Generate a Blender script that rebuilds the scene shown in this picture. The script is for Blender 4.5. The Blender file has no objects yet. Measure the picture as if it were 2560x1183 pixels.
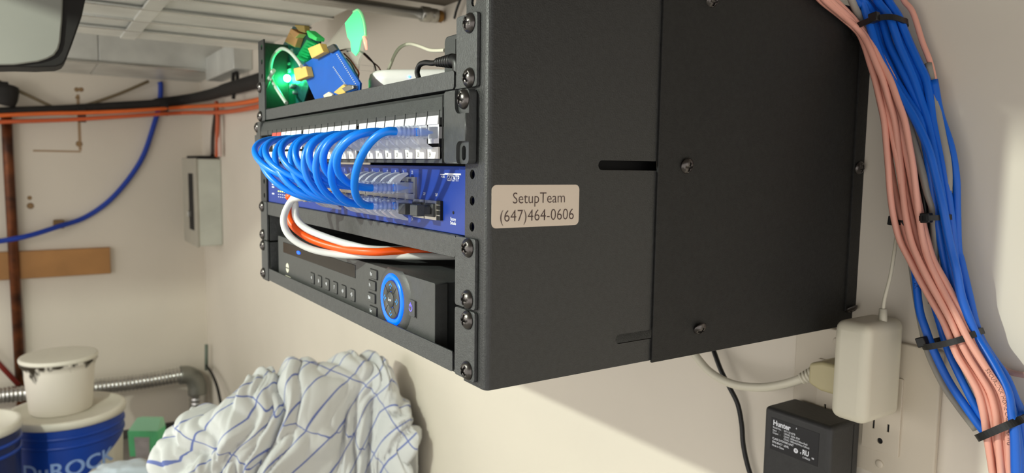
import bpy, bmesh, math, random
from mathutils import Vector, Matrix, noise
random.seed(7)
S = 0.001            # everything below is written in millimetres
ZF = 1163.0          # height of the rack datum above the floor
sc = bpy.context.scene
C = sc.collection

# ------------------------------------------------------------------ camera
F, CX, CY, CZ, YAW, PITCH, ROLL = 1809.46589, 610.38789, -222.83911, -39.05151, -0.98227, -0.09721, 0.01352
_f = Vector((math.sin(YAW)*math.cos(PITCH), math.cos(YAW)*math.cos(PITCH), math.sin(PITCH)))
_r = Vector((math.cos(YAW), -math.sin(YAW), 0)); _u = _r.cross(_f)
CR = math.cos(ROLL)*_r + math.sin(ROLL)*_u
CU = -math.sin(ROLL)*_r + math.cos(ROLL)*_u
CAM = Vector((CX, CY, CZ))
cd = bpy.data.cameras.new('camera'); cam = bpy.data.objects.new('camera', cd); C.objects.link(cam)
cd.sensor_width = 36.0; cd.sensor_fit = 'HORIZONTAL'; cd.lens = F/2560*36
cd.clip_start = 0.01; cd.clip_end = 50
cd.dof.use_dof = True; cd.dof.focus_distance = 0.50; cd.dof.aperture_fstop = 11.0
m3 = Matrix((CR, CU, -_f)).transposed()
cam.matrix_world = Matrix.Translation((CX*S, CY*S, (CZ+ZF)*S)) @ m3.to_4x4()
sc.camera = cam

# ------------------------------------------------------------------ light
sc.view_settings.view_transform = 'Standard'; sc.view_settings.look = 'None'
sc.view_settings.exposure = 0.0; sc.view_settings.gamma = 1.0; sc.view_settings.use_curve_mapping = False
wd = bpy.data.worlds.new('room_ambient'); sc.world = wd; wd.use_nodes = True
bg = wd.node_tree.nodes['Background']; bg.inputs[0].default_value = (1.0, 0.96, 0.91, 1); bg.inputs[1].default_value = 1.48
ld = bpy.data.lights.new('ceiling_bulb', 'POINT'); lo = bpy.data.objects.new('ceiling_bulb', ld); C.objects.link(lo)
lo.location = (-63*S, -1043*S, (368+ZF)*S)
ld.energy = 55.0; ld.color = (0.94, 1.0, 0.87); ld.shadow_soft_size = 0.014

l2 = bpy.data.lights.new('added_fill_light', 'POINT'); lo2 = bpy.data.objects.new('added_fill_light', l2); C.objects.link(lo2)  # unseen fill light added to brighten the far wall, duct and rack front
lo2.location = (-1200*S, -1500*S, (-150+ZF)*S)
l2.energy = 12.0; l2.color = (1.0, 0.95, 0.9); l2.shadow_soft_size = 0.25

# ------------------------------------------------------------------ helpers
def ray(px, py):
    return CR*((px-1280)/F) - CU*((py-591.5)/F) + _f
def up(px, py, ax, v):
    """point of the plane  ax = v  (mm) that lies on the line of sight through a photo pixel"""
    d = ray(px, py); i = 'xyz'.index(ax); t = (v-CAM[i])/d[i]
    return CAM + d*t
def at(px, py, dep):
    return CAM + ray(px, py)*dep

def lin(c):
    c = c/255.0
    return c/12.92 if c <= 0.04045 else ((c+0.055)/1.055)**2.4
def rgb(t): return (lin(t[0]), lin(t[1]), lin(t[2]), 1.0)

def M(name, col, rough=0.5, metal=0.0, var=None, bump=None, emit=0.0, trans=0.0, alpha=1.0, spec=0.5, ior=1.45, col2=None):
    """procedural material: base colour, optional noise variation (scale, amount) and fine bump (scale, strength)"""
    m = bpy.data.materials.new(name); m.use_nodes = True
    nt = m.node_tree; p = nt.nodes['Principled BSDF']
    c = rgb(col); p.inputs['Base Color'].default_value = c
    p.inputs['Roughness'].default_value = rough; p.inputs['Metallic'].default_value = metal
    p.inputs['Specular IOR Level'].default_value = spec; p.inputs['IOR'].default_value = ior
    p.inputs['Transmission Weight'].default_value = trans; p.inputs['Alpha'].default_value = alpha
    tc = nt.nodes.new('ShaderNodeTexCoord')
    if var:
        n = nt.nodes.new('ShaderNodeTexNoise'); n.inputs['Scale'].default_value = var[0]; n.inputs['Detail'].default_value = 5
        nt.links.new(tc.outputs['Object'], n.inputs['Vector'])
        r = nt.nodes.new('ShaderNodeValToRGB')
        a = var[1]; k2 = rgb(col2) if col2 else tuple(x*(1-a) for x in c[:3])+(1,)
        r.color_ramp.elements[0].position = 0.3; r.color_ramp.elements[1].position = 0.7
        r.color_ramp.elements[0].color = k2
        r.color_ramp.elements[1].color = tuple(min(1, x*(1+a*0.5)) for x in c[:3])+(1,)
        nt.links.new(n.outputs['Fac'], r.inputs['Fac']); nt.links.new(r.outputs['Color'], p.inputs['Base Color'])
    if bump:
        n = nt.nodes.new('ShaderNodeTexNoise'); n.inputs['Scale'].default_value = bump[0]; n.inputs['Detail'].default_value = 3
        nt.links.new(tc.outputs['Object'], n.inputs['Vector'])
        b = nt.nodes.new('ShaderNodeBump'); b.inputs['Strength'].default_value = bump[1]; b.inputs['Distance'].default_value = 0.001
        nt.links.new(n.outputs['Fac'], b.inputs['Height']); nt.links.new(b.outputs['Normal'], p.inputs['Normal'])
    if emit:
        p.inputs['Emission Color'].default_value = c; p.inputs['Emission Strength'].default_value = emit
    return m

class MB:
    def __init__(s): s.v = []; s.f = []; s.sm = []
    def add(s, vs, fs, smooth=False):
        o = len(s.v); s.v += [Vector(v) for v in vs]
        for f in fs: s.f.append([i+o for i in f]); s.sm.append(smooth)
        return s
    def hexa(s, p):
        return s.add(p, [(0,3,2,1),(4,5,6,7),(0,1,5,4),(1,2,6,5),(2,3,7,6),(3,0,4,7)])
    def box(s, x0, x1, y0, y1, z0, z1):
        return s.hexa([(x0,y0,z0),(x1,y0,z0),(x1,y1,z0),(x0,y1,z0),(x0,y0,z1),(x1,y0,z1),(x1,y1,z1),(x0,y1,z1)])
    def prism(s, poly, vec):
        n = len(poly); vec = Vector(vec); P = [Vector(p) for p in poly]
        return s.add(P+[p+vec for p in P], [list(range(n))[::-1], list(range(n, 2*n))]+[(i,(i+1)%n,n+(i+1)%n,n+i) for i in range(n)])
    def tube(s, path, r, n=10, cap=True, flat=None):
        P = [Vector(p) for p in path]; k = len(P)
        rs = r if isinstance(r, (list, tuple)) else [r]*k
        T = []
        for i in range(k):
            t = (P[min(i+1, k-1)]-P[max(i-1, 0)])
            T.append(t.normalized() if t.length > 1e-9 else Vector((0,0,1)))
        a = Vector((0,0,1)) if abs(T[0].z) < 0.9 else Vector((1,0,0))
        if flat is not None: a = Vector(flat)
        N = (a - T[0]*a.dot(T[0])).normalized()
        vs = []
        for i in range(k):
            N = (N - T[i]*N.dot(T[i])).normalized(); B = T[i].cross(N)
            for j in range(n):
                w = 2*math.pi*j/n
                vs.append(P[i] + (N*math.cos(w) + B*math.sin(w))*rs[i])
        fs = [(i*n+j, i*n+(j+1)%n, (i+1)*n+(j+1)%n, (i+1)*n+j) for i in range(k-1) for j in range(n)]
        s.add(vs, fs, True)
        if cap:
            s.add(vs[:n], [list(range(n))[::-1]]); s.add(vs[-n:], [list(range(n))])
        return s
    def strap(s, path, w, t, axis):
        """flat band: path points, width w along axis, thickness t outwards from the path's centre"""
        P = [Vector(p) for p in path]; k = len(P); ax = Vector(axis).normalized()
        cen = sum(P, Vector())/k; vs = []
        for p in P:
            o = (p-cen); o = (o-ax*o.dot(ax)).normalized()
            vs += [p-ax*w/2, p+ax*w/2, p+ax*w/2+o*t, p-ax*w/2+o*t]
        fs = [(i*4+j, i*4+(j+1)%4, ((i+1)%k)*4+(j+1)%4, ((i+1)%k)*4+j) for i in range(k) for j in range(4)]
        return s.add(vs, fs)
    def lathe(s, prof, org, axis=(0,0,1), n=24, smooth=True):
        ax = Vector(axis).normalized(); a = Vector((1,0,0)) if abs(ax.x) < 0.9 else Vector((0,1,0))
        U = (a-ax*a.dot(ax)).normalized(); V = ax.cross(U); org = Vector(org)
        vs = []; k = len(prof)
        for r, h in prof:
            for j in range(n):
                w = 2*math.pi*j/n; vs.append(org+ax*h+(U*math.cos(w)+V*math.sin(w))*max(r, 1e-3))
        fs = [(i*n+j, i*n+(j+1)%n, (i+1)*n+(j+1)%n, (i+1)*n+j) for i in range(k-1) for j in range(n)]
        s.add(vs, fs, smooth)
        s.add(vs[:n], [list(range(n))[::-1]]); s.add(vs[-n:], [list(range(n))])
        return s
    def ball(s, c, r, n=12):
        c = Vector(c); pr = [(r*math.sin(math.pi*i/n), -r*math.cos(math.pi*i/n)) for i in range(n+1)]
        return s.lathe(pr, c, (0,0,1), n*2)

ORG = {}
def mkmesh(name, mb, org, bev=0.0, seg=2, weld=True, ang=0.5):
    org = Vector(org); me = bpy.data.meshes.new(name)
    me.from_pydata([((v-org)*S)[:] for v in mb.v], [], mb.f)
    me.polygons.foreach_set('use_smooth', mb.sm)
    bm = bmesh.new(); bm.from_mesh(me)
    if weld: bmesh.ops.remove_doubles(bm, verts=bm.verts, dist=1e-6)
    bmesh.ops.recalc_face_normals(bm, faces=bm.faces)
    if bev > 0:
        ed = [e for e in bm.edges if len(e.link_faces) == 2 and e.calc_face_angle(0) > ang]
        r = bmesh.ops.bevel(bm, geom=ed, offset=bev*S, segments=seg, affect='EDGES', profile=0.5, clamp_overlap=True)
        for f in r['faces']: f.smooth = True
    bm.to_mesh(me); bm.free()
    return me
def link(name, me, mat, loc, parent=None):
    o = bpy.data.objects.new(name, me); C.objects.link(o)
    if mat is not None and me is not None and len(me.materials) == 0:
        for q in (mat if isinstance(mat, (list, tuple)) else [mat]): me.materials.append(q)
    loc = Vector(loc)
    if parent is not None:
        o.parent = parent; o.location = (loc-ORG[parent])*S
    else: o.location = (loc.x*S, loc.y*S, (loc.z+ZF)*S)
    ORG[o] = loc
    return o
def obj(name, mb, mat, parent=None, bev=0.0, seg=2, weld=True, label=None, ang=0.5):
    if parent is not None: org = ORG[parent]
    else:
        lo_ = Vector((min(v[i] for v in mb.v) for i in range(3))); hi = Vector((max(v[i] for v in mb.v) for i in range(3)))
        org = Vector(((lo_.x+hi.x)/2, (lo_.y+hi.y)/2, lo_.z))
    o = link(name, mkmesh(name, mb, org, bev, seg, weld, ang), mat, org, parent)
    if label: o['label'] = label
    return o
def tag(o, label, cat, group=None, kind=None):
    o['label'] = label; o['category'] = cat
    if group: o['group'] = group
    if kind: o['kind'] = kind
    return o
def thing(name, loc, label, cat, group=None):
    return tag(link(name, None, None, loc), label, cat, group)
def struct(o): o['kind'] = 'structure'; return o
def inst(name, me, parent, loc, rot=None):
    o = link(name, me, None, loc, parent)
    if rot: o.rotation_euler = rot
    return o
def boolmesh(name, base, cuts, org=(0,0,0), bev=0.0):
    """base minus the cut solids, returned as one mesh"""
    bo = bpy.data.objects.new('t', mkmesh('t', base, org, bev)); C.objects.link(bo)
    mb = MB()
    for c in cuts: mb.add(c.v, c.f)
    co = bpy.data.objects.new('t2', mkmesh('t2', mb, org, weld=False)); C.objects.link(co)
    md = bo.modifiers.new('b', 'BOOLEAN'); md.operation = 'DIFFERENCE'; md.solver = 'EXACT'; md.object = co; md.use_self = True
    dg = bpy.context.evaluated_depsgraph_get()
    me = bpy.data.meshes.new_from_object(bo.evaluated_get(dg)); me.name = name
    for o in (bo, co):
        q = o.data; bpy.data.objects.remove(o); bpy.data.meshes.remove(q)
    return me
_tx = {}
def text(name, body, size, org, right, upv, mat, parent, align='CENTER', sx=1.0, bold=0.0, thick=0.1, shear=0.0):
    """raised lettering standing on a surface"""
    cu = bpy.data.curves.new('t', 'FONT'); cu.body = body; cu.size = 1.0; cu.align_x = align; cu.align_y = 'CENTER'
    cu.offset = bold; cu.shear = shear; cu.resolution_u = 3; cu.space_line = 1.0
    to = bpy.data.objects.new('t', cu); C.objects.link(to)
    dg = bpy.context.evaluated_depsgraph_get(); me = bpy.data.meshes.new_from_object(to.evaluated_get(dg))
    bpy.data.objects.remove(to); bpy.data.curves.remove(cu)
    R = Vector(right).normalized(); U = Vector(upv).normalized(); N = R.cross(U); org = Vector(org); po = ORG[parent]
    for v in me.vertices:
        q = org + R*v.co.x*size*sx + U*v.co.y*size + N*thick - po
        v.co = q*S
    me.name = name; me.materials.clear()
    o = bpy.data.objects.new(name, me); C.objects.link(o); me.materials.append(mat); o.parent = parent; ORG[o] = po
    return o
def cat(pts, n=8):
    P = [Vector(p) for p in pts]; P = [P[0]*2-P[1]]+P+[P[-1]*2-P[-2]]; out = []
    for i in range(1, len(P)-2):
        for j in range(n):
            t = j/n; a, b, c, d = P[i-1], P[i], P[i+1], P[i+2]
            out.append(0.5*((2*b)+(c-a)*t+(2*a-5*b+4*c-d)*t*t+(3*b-a-3*c+d)*t**3))
    out.append(P[-2]); return out
def bez(a, b, c, d, n=16):
    a, b, c, d = Vector(a), Vector(b), Vector(c), Vector(d)
    return [a*(1-t)**3+b*3*t*(1-t)**2+c*3*t*t*(1-t)+d*t**3 for t in [i/n for i in range(n+1)]]
def rrect(x0, x1, z0, z1, r, n=5):
    out = []
    for cx, cz, a0 in ((x1-r, z1-r, 0), (x0+r, z1-r, 90), (x0+r, z0+r, 180), (x1-r, z0+r, 270)):
        for i in range(n+1):
            a = math.radians(a0+90*i/n); out.append((cx+r*math.cos(a), cz+r*math.sin(a)))
    return out
def zup(z): return z

# ------------------------------------------------------------------ materials
m_wall = M('painted_drywall', (222,214,200), 0.85, var=(3.0, 0.05), bump=(90, 0.12))
m_floor = M('dark_concrete', (138,134,128), 0.8, var=(6, 0.3), bump=(40, 0.3))
m_black = M('black_powder_coat', (42,43,43), 0.46, var=(300, 0.25), bump=(900, 0.3), spec=0.65)
m_shelf = M('black_textured_shelf_paint', (62,64,64), 0.5, var=(300, 0.25), bump=(900, 0.35), spec=0.8)
m_black2 = M('black_powder_coat_panel', (36,36,35), 0.55, var=(300, 0.25), bump=(900, 0.3), spec=0.35)
m_screw = M('black_oxide_steel', (96,92,90), 0.28, metal=0.85, var=(150, 0.3))
m_hole = M('dark_recess', (9,9,10), 0.7)
m_plast = M('black_plastic', (66,68,68), 0.42, var=(200, 0.15), bump=(700, 0.15))
m_dvr = M('black_device_plastic', (72,73,72), 0.48, var=(200, 0.1), bump=(800, 0.12))
m_gloss = M('gloss_black_plastic', (14,14,16), 0.12)
m_blueface = M('blue_painted_metal', (24,56,144), 0.38, var=(60, 0.06))
m_tin = M('bright_tin', (190,188,180), 0.3, metal=0.9)
m_white = M('white_label', (238,238,240), 0.5, var=(40, 0.03))
m_whitep = M('white_plastic', (236,234,228), 0.4, var=(20, 0.03))
m_beige = M('ivory_plastic', (214,209,190), 0.42, var=(20, 0.03))
m_ink = M('black_ink', (52,42,40), 0.7)
m_winkk = M('white_ink', (235,238,245), 0.6)
m_bluecable = M('blue_pvc', (14,132,250), 0.35, var=(30, 0.05))
m_bluecat = M('blue_cable_jacket', (16,98,206), 0.4, var=(25, 0.08))
m_pink = M('salmon_cable_jacket', (232,168,150), 0.45, var=(25, 0.05))
m_grey = M('grey_cable_jacket', (150,146,138), 0.5, var=(25, 0.08))
m_whitecable = M('pale_grey_pvc', (222,222,218), 0.4, var=(25, 0.04))
m_orange = M('orange_pvc', (252,92,16), 0.38, var=(25, 0.05))
m_clear = M('clear_plastic', (226,234,250), 0.2, alpha=0.34, spec=0.8)
m_frost = M('frosted_plastic', (226,230,242), 0.3, alpha=0.66, spec=0.7)
m_greyboot = M('grey_boot', (206,202,194), 0.5)
m_zip = M('black_nylon', (24,24,25), 0.4)
m_galv = M('galvanised_sheet', (216,218,212), 0.36, metal=0.2, var=(7, 0.22), bump=(14, 0.25))
m_galvb = M('bright_galvanised', (214,214,210), 0.22, metal=0.9, var=(9, 0.15))
m_foil = M('aluminium_foil', (200,199,196), 0.22, metal=0.95, var=(30, 0.2), bump=(120, 0.6))
m_copper = M('old_copper', (118,66,34), 0.45, metal=0.5, var=(14, 0.6), col2=(40,26,22))
m_insul = M('black_pipe_foam', (34,32,30), 0.8, var=(20, 0.3))
m_wood = M('pine_board', (176,128,76), 0.6, var=(5, 0.25))
m_boxgrey = M('grey_enamel', (208,212,200), 0.5, var=(12, 0.1))
m_led_g = M('green_led', (30,255,130), 0.3, emit=9)
m_blueled = M('blue_led', (10,80,255), 0.3, emit=2.2)

# ------------------------------------------------------------------ setting
XW = -2632.0; YW = 383.0; ZC = 520.0
def slab(name, x0, x1, y0, y1, z0, z1, m):
    return struct(obj(name, MB().box(x0, x1, y0, y1, z0, z1), m))
slab('wall_back', XW-100, 1500, YW, YW+100, -ZF, ZC, m_wall)
slab('wall_left', XW-100, XW, -1800, YW, -ZF, ZC, m_wall)
slab('floor', XW-100, 1500, -1800, YW+100, -ZF-100, -ZF, m_floor)
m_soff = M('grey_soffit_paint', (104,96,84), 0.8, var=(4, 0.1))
struct(obj('added_shade_slab', MB().box(300, 1500, -1800, -532, 232, ZC), m_soff))  # unseen slab added to keep overhead light off the rack side
struct(obj('shading_soffit', MB().box(-515, 1500, -531, YW, 232, ZC), m_soff))  # soffit over the rack; its forward and right reach is shaped for shade
m_base = M('dark_baseboard', (70,68,66), 0.7, var=(8, 0.2))
struct(obj('baseboard_left', MB().box(XW, XW+14, -1800, YW, -ZF, -ZF+34), m_base, bev=3))
exec_marker = None

# ------------------------------------------------------------------ the rack
ZB, ZT = -174.0, 97.0
HOLES = [6.35+88.9-44.45*u-6.35-15.875*i for u in range(6) for i in range(3)]
def screw_mesh():
    dome = MB().lathe([(6.0,0),(6.0,0.6),(5.5,1.5),(4.4,2.6),(2.8,3.4),(1.0,3.75),(0.05,3.8)], (0,0,0), (0,-1,0), 20)
    c1 = MB().box(-0.75, 0.75, -6, -1.6, -3.3, 3.3); c2 = MB().box(-3.3, 3.3, -6, -1.65, -0.75, 0.75)
    me = boolmesh('screw_head', dome, [c1, c2])
    me.materials.append(m_screw); return me
SCREW = screw_mesh()
_ca, _sa = math.cos(0.5), math.sin(0.5)
WASH = mkmesh('washer', MB().lathe([(6.6,0),(6.6,0.7),(3.6,0.7)], (0,0,0), (0,-1,0), 20), (0,0,0)); WASH.materials.append(m_zip)
def screw(parent, x, z, y=-2.0, side=False, tilt=None):
    t = random.uniform(0, 1.5) if tilt is None else tilt
    rot = (0, t, 0) if not side else (t, 0, math.pi/2)
    s = inst('screw', SCREW, parent, (x, y, z), rot)
    return s

rack = thing('equipment_rack', (0, 190, ZB), 'black open steel wall rack holding the switch and recorder, bolted to the back wall', 'rack')
def side_panel(sg):
    pr = [(224,0),(246.5,0)]+[(246.5+3.5*math.sin(a), 3.5-3.5*math.cos(a)) for a in [math.pi/2*i/5 for i in range(1, 6)]]+[(250,150),(248.4,150),(248.4,3.6)]+[(246.6+1.8*math.cos(a), 3.4-1.8*math.sin(a)) for a in [math.pi/2*i/3 for i in range(1, 4)]]+[(224,1.6)]
    base = MB().prism([(sg*x, y, ZB) for x, y in pr], (0,0,ZT-ZB))
    cuts = []
    for hz in HOLES:
        cuts.append(MB().lathe([(2.9,-5),(2.9,5)], (sg*232.5, 0.8, hz), (0,1,0), 14))
    if sg < 0: cuts.append(MB().box(-260, -200, 70, 170, 42, 120))
    for (y0, y1, zc) in ((84,141,-37.8),(103,141,-155.2),(84,141,79)):
        r = 3.2
        poly = [(y0+r-r*math.cos(a), zc+r*math.sin(a)) for a in [math.pi*(-0.5+i/8) for i in range(9)]]
        poly = [(y0+r-r*math.cos(a), zc+r*math.sin(a)) for a in [-math.pi/2+math.pi*i/8 for i in range(9)]]+[(y1, zc+r),(y1, zc-r)]
        cuts.append(MB().prism([(sg*240, y, z) for y, z in poly], (sg*20,0,0)))
    me = boolmesh('side_panel', base, cuts, org=ORG[rack])
    return link('side_panel', me, m_black, ORG[rack], rack)
side_panel(1); side_panel(-1)
for sg in (1, -1):
    # rear slide panel overlaps the outside of the front panel
    pr = [(250.0,136),(251.8,136),(251.8,381),(250.0,381)]
    zt_r = ZT if sg > 0 else 46.0
    b = MB().prism([(sg*x, y, ZB-1.5) for x, y in pr], (0,0,zt_r-ZB+1.5))
    obj('rear_panel', b, m_black2, rack, bev=0.4)
    b = MB().box(sg*252.0-1.4, sg*252.0+1.4, 368, 383, ZB+12, zt_r)
    b.box(min(sg*228, sg*252), max(sg*228, sg*252), 381, 383, ZB+12, zt_r)
    obj('wall_flange', b, m_black2, rack, bev=0.3)
    if sg > 0:
        screw(rack, 251.9, -37.4, 163.5, side=True, tilt=0.3); screw(rack, 251.9, -155.9, 182.8, side=True, tilt=0.7)
        screw(rack, 251.9, 79.0, 182.8, side=True)
        for z in (-36.8, -159.6): screw(rack, 253.4, z, 375, side=True)
obj('slot_shade_plate', MB().box(232, 236, 80, 150, -47, -29), m_hole, rack)  # dark plate added behind the slot in place of its shaded interior
for (z0, z1) in ((ZB+2, ZB+22),):
    obj('cross_bar', MB().box(-248, 248, 381, 383, z0, z1), m_black2, rack)
# sticker with two lines of print on the outside of the side panel
c_ = [up(1232,463,'x',250.15), up(1450,464,'x',250.15), up(1448,564,'x',250.15), up(1229,571,'x',250.15)]
y0, y1 = 2.9, 68.6; zt, zb2 = -50.3, -76.0
poly = rrect(y0, y1, zb2, zt, 3.2)
stk = obj('sticker', MB().prism([(250.03, y, z) for y, z in poly], (0.18,0,0)), M('cream_sticker', (214,200,184), 0.6, var=(6,0.03)), rack, label='cream sticker with printed name and phone number')
m_sink = M('faded_print', (84,66,62), 0.7)
text('lettering', 'SetupTeam', 9.6, (250.3, 37.5, -58.6), (0,1,0), (0,0,1), m_sink, stk, sx=0.92, bold=-0.008)
text('lettering', '(647)464-0606', 10.2, (250.3, 36.5, -69.2), (0,1,0), (0,0,1), m_sink, stk, sx=0.93, bold=-0.010)

def shelf(ztop, lip0, lip1, plate_z, lipx, ear0, ear1, depth, label, holes, name='rack_shelf'):
    t = thing(name, (0, depth/2, plate_z), label, 'shelf')
    b = MB().box(-216, 216, 0, depth, plate_z, plate_z+1.4)
    obj('shelf_plate', b, m_shelf, t)
    pl = rrect(lipx[0], lipx[1], lip0, lip1, 1.6, 3)
    obj('front_lip', MB().prism([(x, -1.2, z) for x, z in pl], (0,1.3,0)), m_shelf, t, bev=0.25)
    for sg in (1, -1):
        b = MB().box(min(sg*215, sg*216.6), max(sg*215, sg*216.6), 1, depth, min(ear0, plate_z), 21 if (sg < 0 and ear1 > 0) else ear1-1)
        obj('side_flange', b, m_shelf, t)
        pl = rrect(min(sg*216, sg*240.5), max(sg*216, sg*240.5), ear0, ear1, 1.8, 3)
        e = obj('mounting_ear', MB().prism([(x, -2.4, z) for x, z in pl], (0,2.3,0)), m_shelf, t, bev=0.3)
        for z in holes: screw(t, sg*232.5, z, -2.4)
    return t
shelf(0, 8, 19.4, 8, (-219, 211), 7.2, 50.2, 230, 'upper black steel rack shelf carrying the circuit boards and white router', (44.45, 12.7))
shelf(0, -97.2, -83.2, -84.4, (-222, 214), -126.4, -83.0, 240, 'middle black steel rack shelf directly under the blue network switch', (-88.9, -120.65))
shelf(0, -171.6, -158.2, -171.6, (-224, 211), -171.2, -127.6, 240, 'lowest black steel rack shelf carrying the video recorder', (-133.35, -165.1))

# ------------------------------------------------------------------ patch panel
pp = thing('patch_bay', (0, -5, -38), 'black 24 port patch panel with white numbered label strips', 'patch panel')
prof = [(2,5.8),(-3.0,5.8),(-6.2,3.5),(-8.6,-5.8),(-8.6,-9.8),(0,-9.8)]
b = MB().prism([(-211, y, z) for y, z in prof], (421.5,0,0)); obj('top_cover', b, m_plast, pp, bev=0.3)
b = MB().prism([(-211, y, z) for y, z in [(-8.9,-36.0),(-8.9,-38.0),(2,-38.0),(2,-36.0)]], (421.5,0,0)); obj('bottom_trim', b, m_plast, pp, bev=0.2)
obj('back_plate', MB().box(-211, 210.5, 0.2, 2, -36, -9.8), m_hole, pp)
for sg in (1, -1):
    x0, x1 = (210.5, 238.2) if sg > 0 else (-238.2, -211)
    poly = rrect(x0, x1, -38.2, 6.0, 3.0, 4)
    base = MB().prism([(x, -8.2, z) for x, z in poly], (0,8.0,0))
    zz = -31.75
    hole = MB().prism([(sg*232.5+x, -12, zz+z) for x, z in rrect(-2.4, 2.4, -4.4, 4.4, 2.3, 5)], (0,20,0))
    pocket = MB().prism([(sg*233.5+x, -12, zz+z) for x, z in rrect(-6.5, 9, -6.8, 7.0, 4, 5)], (0,6.0,0))
    pocket2 = MB().prism([(sg*233.5+x, -12, z) for x, z in rrect(-8.5, 9, -8.5, 9.0, 5, 5)], (0,6.0,0))
    me = boolmesh('mounting_ear', base, [hole, pocket, pocket2], org=ORG[pp], bev=0.8)
    link('mounting_ear', me, m_plast, ORG[pp], pp)
    screw(pp, sg*232.5, 0, -6.0)
    obj('seam', MB().box(sg*210.6-0.35, sg*210.6+0.35, -8.9, -8.3, -38, 4), m_hole, pp)
PX = {}
for k in range(1, 25):
    g = (k-1)//8
    PX[k] = 198.3-(24-k)*16.45-(2-g)*4.6
m_keyw = M('keystone_white', (226,226,230), 0.45)
m_redlab = M('red_label', (214,84,72), 0.5)
for k in range(1, 25):
    x = PX[k]
    empty = k <= 2
    # sloped upper label window
    if not empty:
        b = MB().hexa([(x-7.2,-9.6,-13.6),(x+7.2,-9.6,-13.6),(x+7.2,-8.0,-13.6),(x-7.2,-8.0,-13.6),(x-7.2,-8.9,-8.3),(x+7.2,-8.9,-8.3),(x+7.2,-7.4,-8.3),(x-7.2,-7.4,-8.3)])
        obj('top_label', b, m_redlab if k in (3, 4) else m_white, pp)
        fr = [(-7.4,-13.6),(7.4,-13.6),(7.4,-25.6),(-7.4,-25.6)]; ho = [(-5.9,-15.2),(5.9,-15.2),(5.9,-22.4),(-5.9,-22.4)]
        vs = [(x+a, -8.6, z) for a, z in fr]+[(x+a, -8.6, z) for a, z in ho]+[(x+a, 0, z) for a, z in ho]
        b = MB().add(vs, [(i,(i+1)%4,4+(i+1)%4,4+i) for i in range(4)]+[(4+i,4+(i+1)%4,8+(i+1)%4,8+i) for i in range(4)])
        b.box(x-2.2, x+2.2, -9.2, -8.6, -25.4, -23.0)
        obj('jack', b, m_keyw, pp)
        obj('jack_contacts', MB().box(x-4.2, x+4.2, -2.0, -1.0, -21, -19.6), m_tin, pp)
    lb = obj('number_label', MB().box(x-7.7, x+7.7, -9.3, -8.0, -35.2, -27.8), m_whitep, pp)
    text('number', str(k), 4.0, (x-3.4, -9.3, -32.6), (1,0,0), (0,0,1), m_ink, lb, sx=0.6)
    obj('rib', MB().box(x+8.0, x+8.5, -9.0, -7, -14, -5), m_plast, pp)
obj('black_insert', MB().box(-211, 210.5, -1.4, 0.1, -27.6, -9.8), m_hole, pp)
obj('lower_bar', MB().box(-211, 210.5, -8.0, 0, -36, -35.2), m_plast, pp)

# ------------------------------------------------------------------ switch
sw = thing('network_switch', (0, 110, -82.9), 'blue 24 port network switch between patch panel and middle shelf', 'network switch')
obj('chassis', MB().box(-220, 220, 4, 230, -82.8, -40.0), m_blueface, sw, bev=0.5)
obj('front_panel', MB().box(-221.5, 222.3, 1.6, 4.2, -82.8, -39.6), m_blueface, sw, bev=0.5, label='royal blue front face')
SX = {}
for c in range(1, 13): SX[c] = 146.2-(12-c)*14.2-(3.0 if c <= 6 else 0)
for g, (c0, c1) in enumerate(((1,6),(7,12))):
    x0, x1 = SX[c0]-7.8, SX[c1]+8.4
    base = MB().box(x0, x1, -0.2, 3.0, -74.4, -47.6)
    cuts = []
    for c in range(c0, c1+1):
        for zc, d in ((-55.2, 1), (-67.6, -1)):
            cuts.append(MB().box(SX[c]-5.9, SX[c]+5.9, -3, 2.6, zc-4.2, zc+4.2))
            cuts.append(MB().box(SX[c]-2.0, SX[c]+2.0, -3, 2.6, min(zc+d*4.1, zc+d*6.2), max(zc+d*4.1, zc+d*6.2)))
    me = boolmesh('port_block', base, cuts, org=ORG[sw])
    link('port_block', me, m_tin, ORG[sw], sw)
    obj('port_cavity', MB().box(x0+0.5, x1-0.5, 1.9, 3.05, -73.9, -48.1), m_hole, sw)
    obj('port_divider', MB().box(x0, x1, -0.6, -0.2, -62.6, -60.2), m_tin, sw)
for c in range(1, 13):
    text('port_number', str(2*c-1), 3.2, (SX[c]+1, 1.5, -44.6), (1,0,0), (0,0,1), m_winkk, sw, sx=0.8)
    text('port_number', str(2*c), 3.2, (SX[c]+1, 1.5, -77.4), (1,0,0), (0,0,1), m_winkk, sw, sx=0.8)
# small fibre ports with dust plugs
for x in (162.5, 180.5):
    base = MB().box(x-8.4, x+8.4, -1.5, 3.0, -75.2, -62.6)
    me = boolmesh('fibre_cage', base, [MB().box(x-6.6, x+6.6, -4, 2.6, -73.4, -64.4)], org=ORG[sw]); link('fibre_cage', me, m_tin, ORG[sw], sw)
    b = MB().box(x-6.4, x+6.4, -3.2, 2.2, -73.2, -64.6); b.box(x-4.2, x+4.2, -8, -3.2, -71.6, -66.2).box(x-5.2, x+5.2, -14, -8, -72.6, -65.2)
    obj('dust_plug', b, m_plast, sw, bev=0.5)
obj('side_grille', MB().box(188.8, 192.4, -0.4, 1.6, -75.2, -62.4), m_hole, sw)
for z in (-65.2, -68.6, -72): obj('grille_slat', MB().box(188.8, 192.4, -0.7, -0.4, z-0.3, z+0.3), m_tin, sw)
text('port_number', '25F', 3.0, (166, 1.5, -58.8), (1,0,0), (0,0,1), m_winkk, sw, sx=0.8)
text('port_number', '26F', 3.0, (183.5, 1.5, -58.8), (1,0,0), (0,0,1), m_winkk, sw, sx=0.8)
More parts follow.
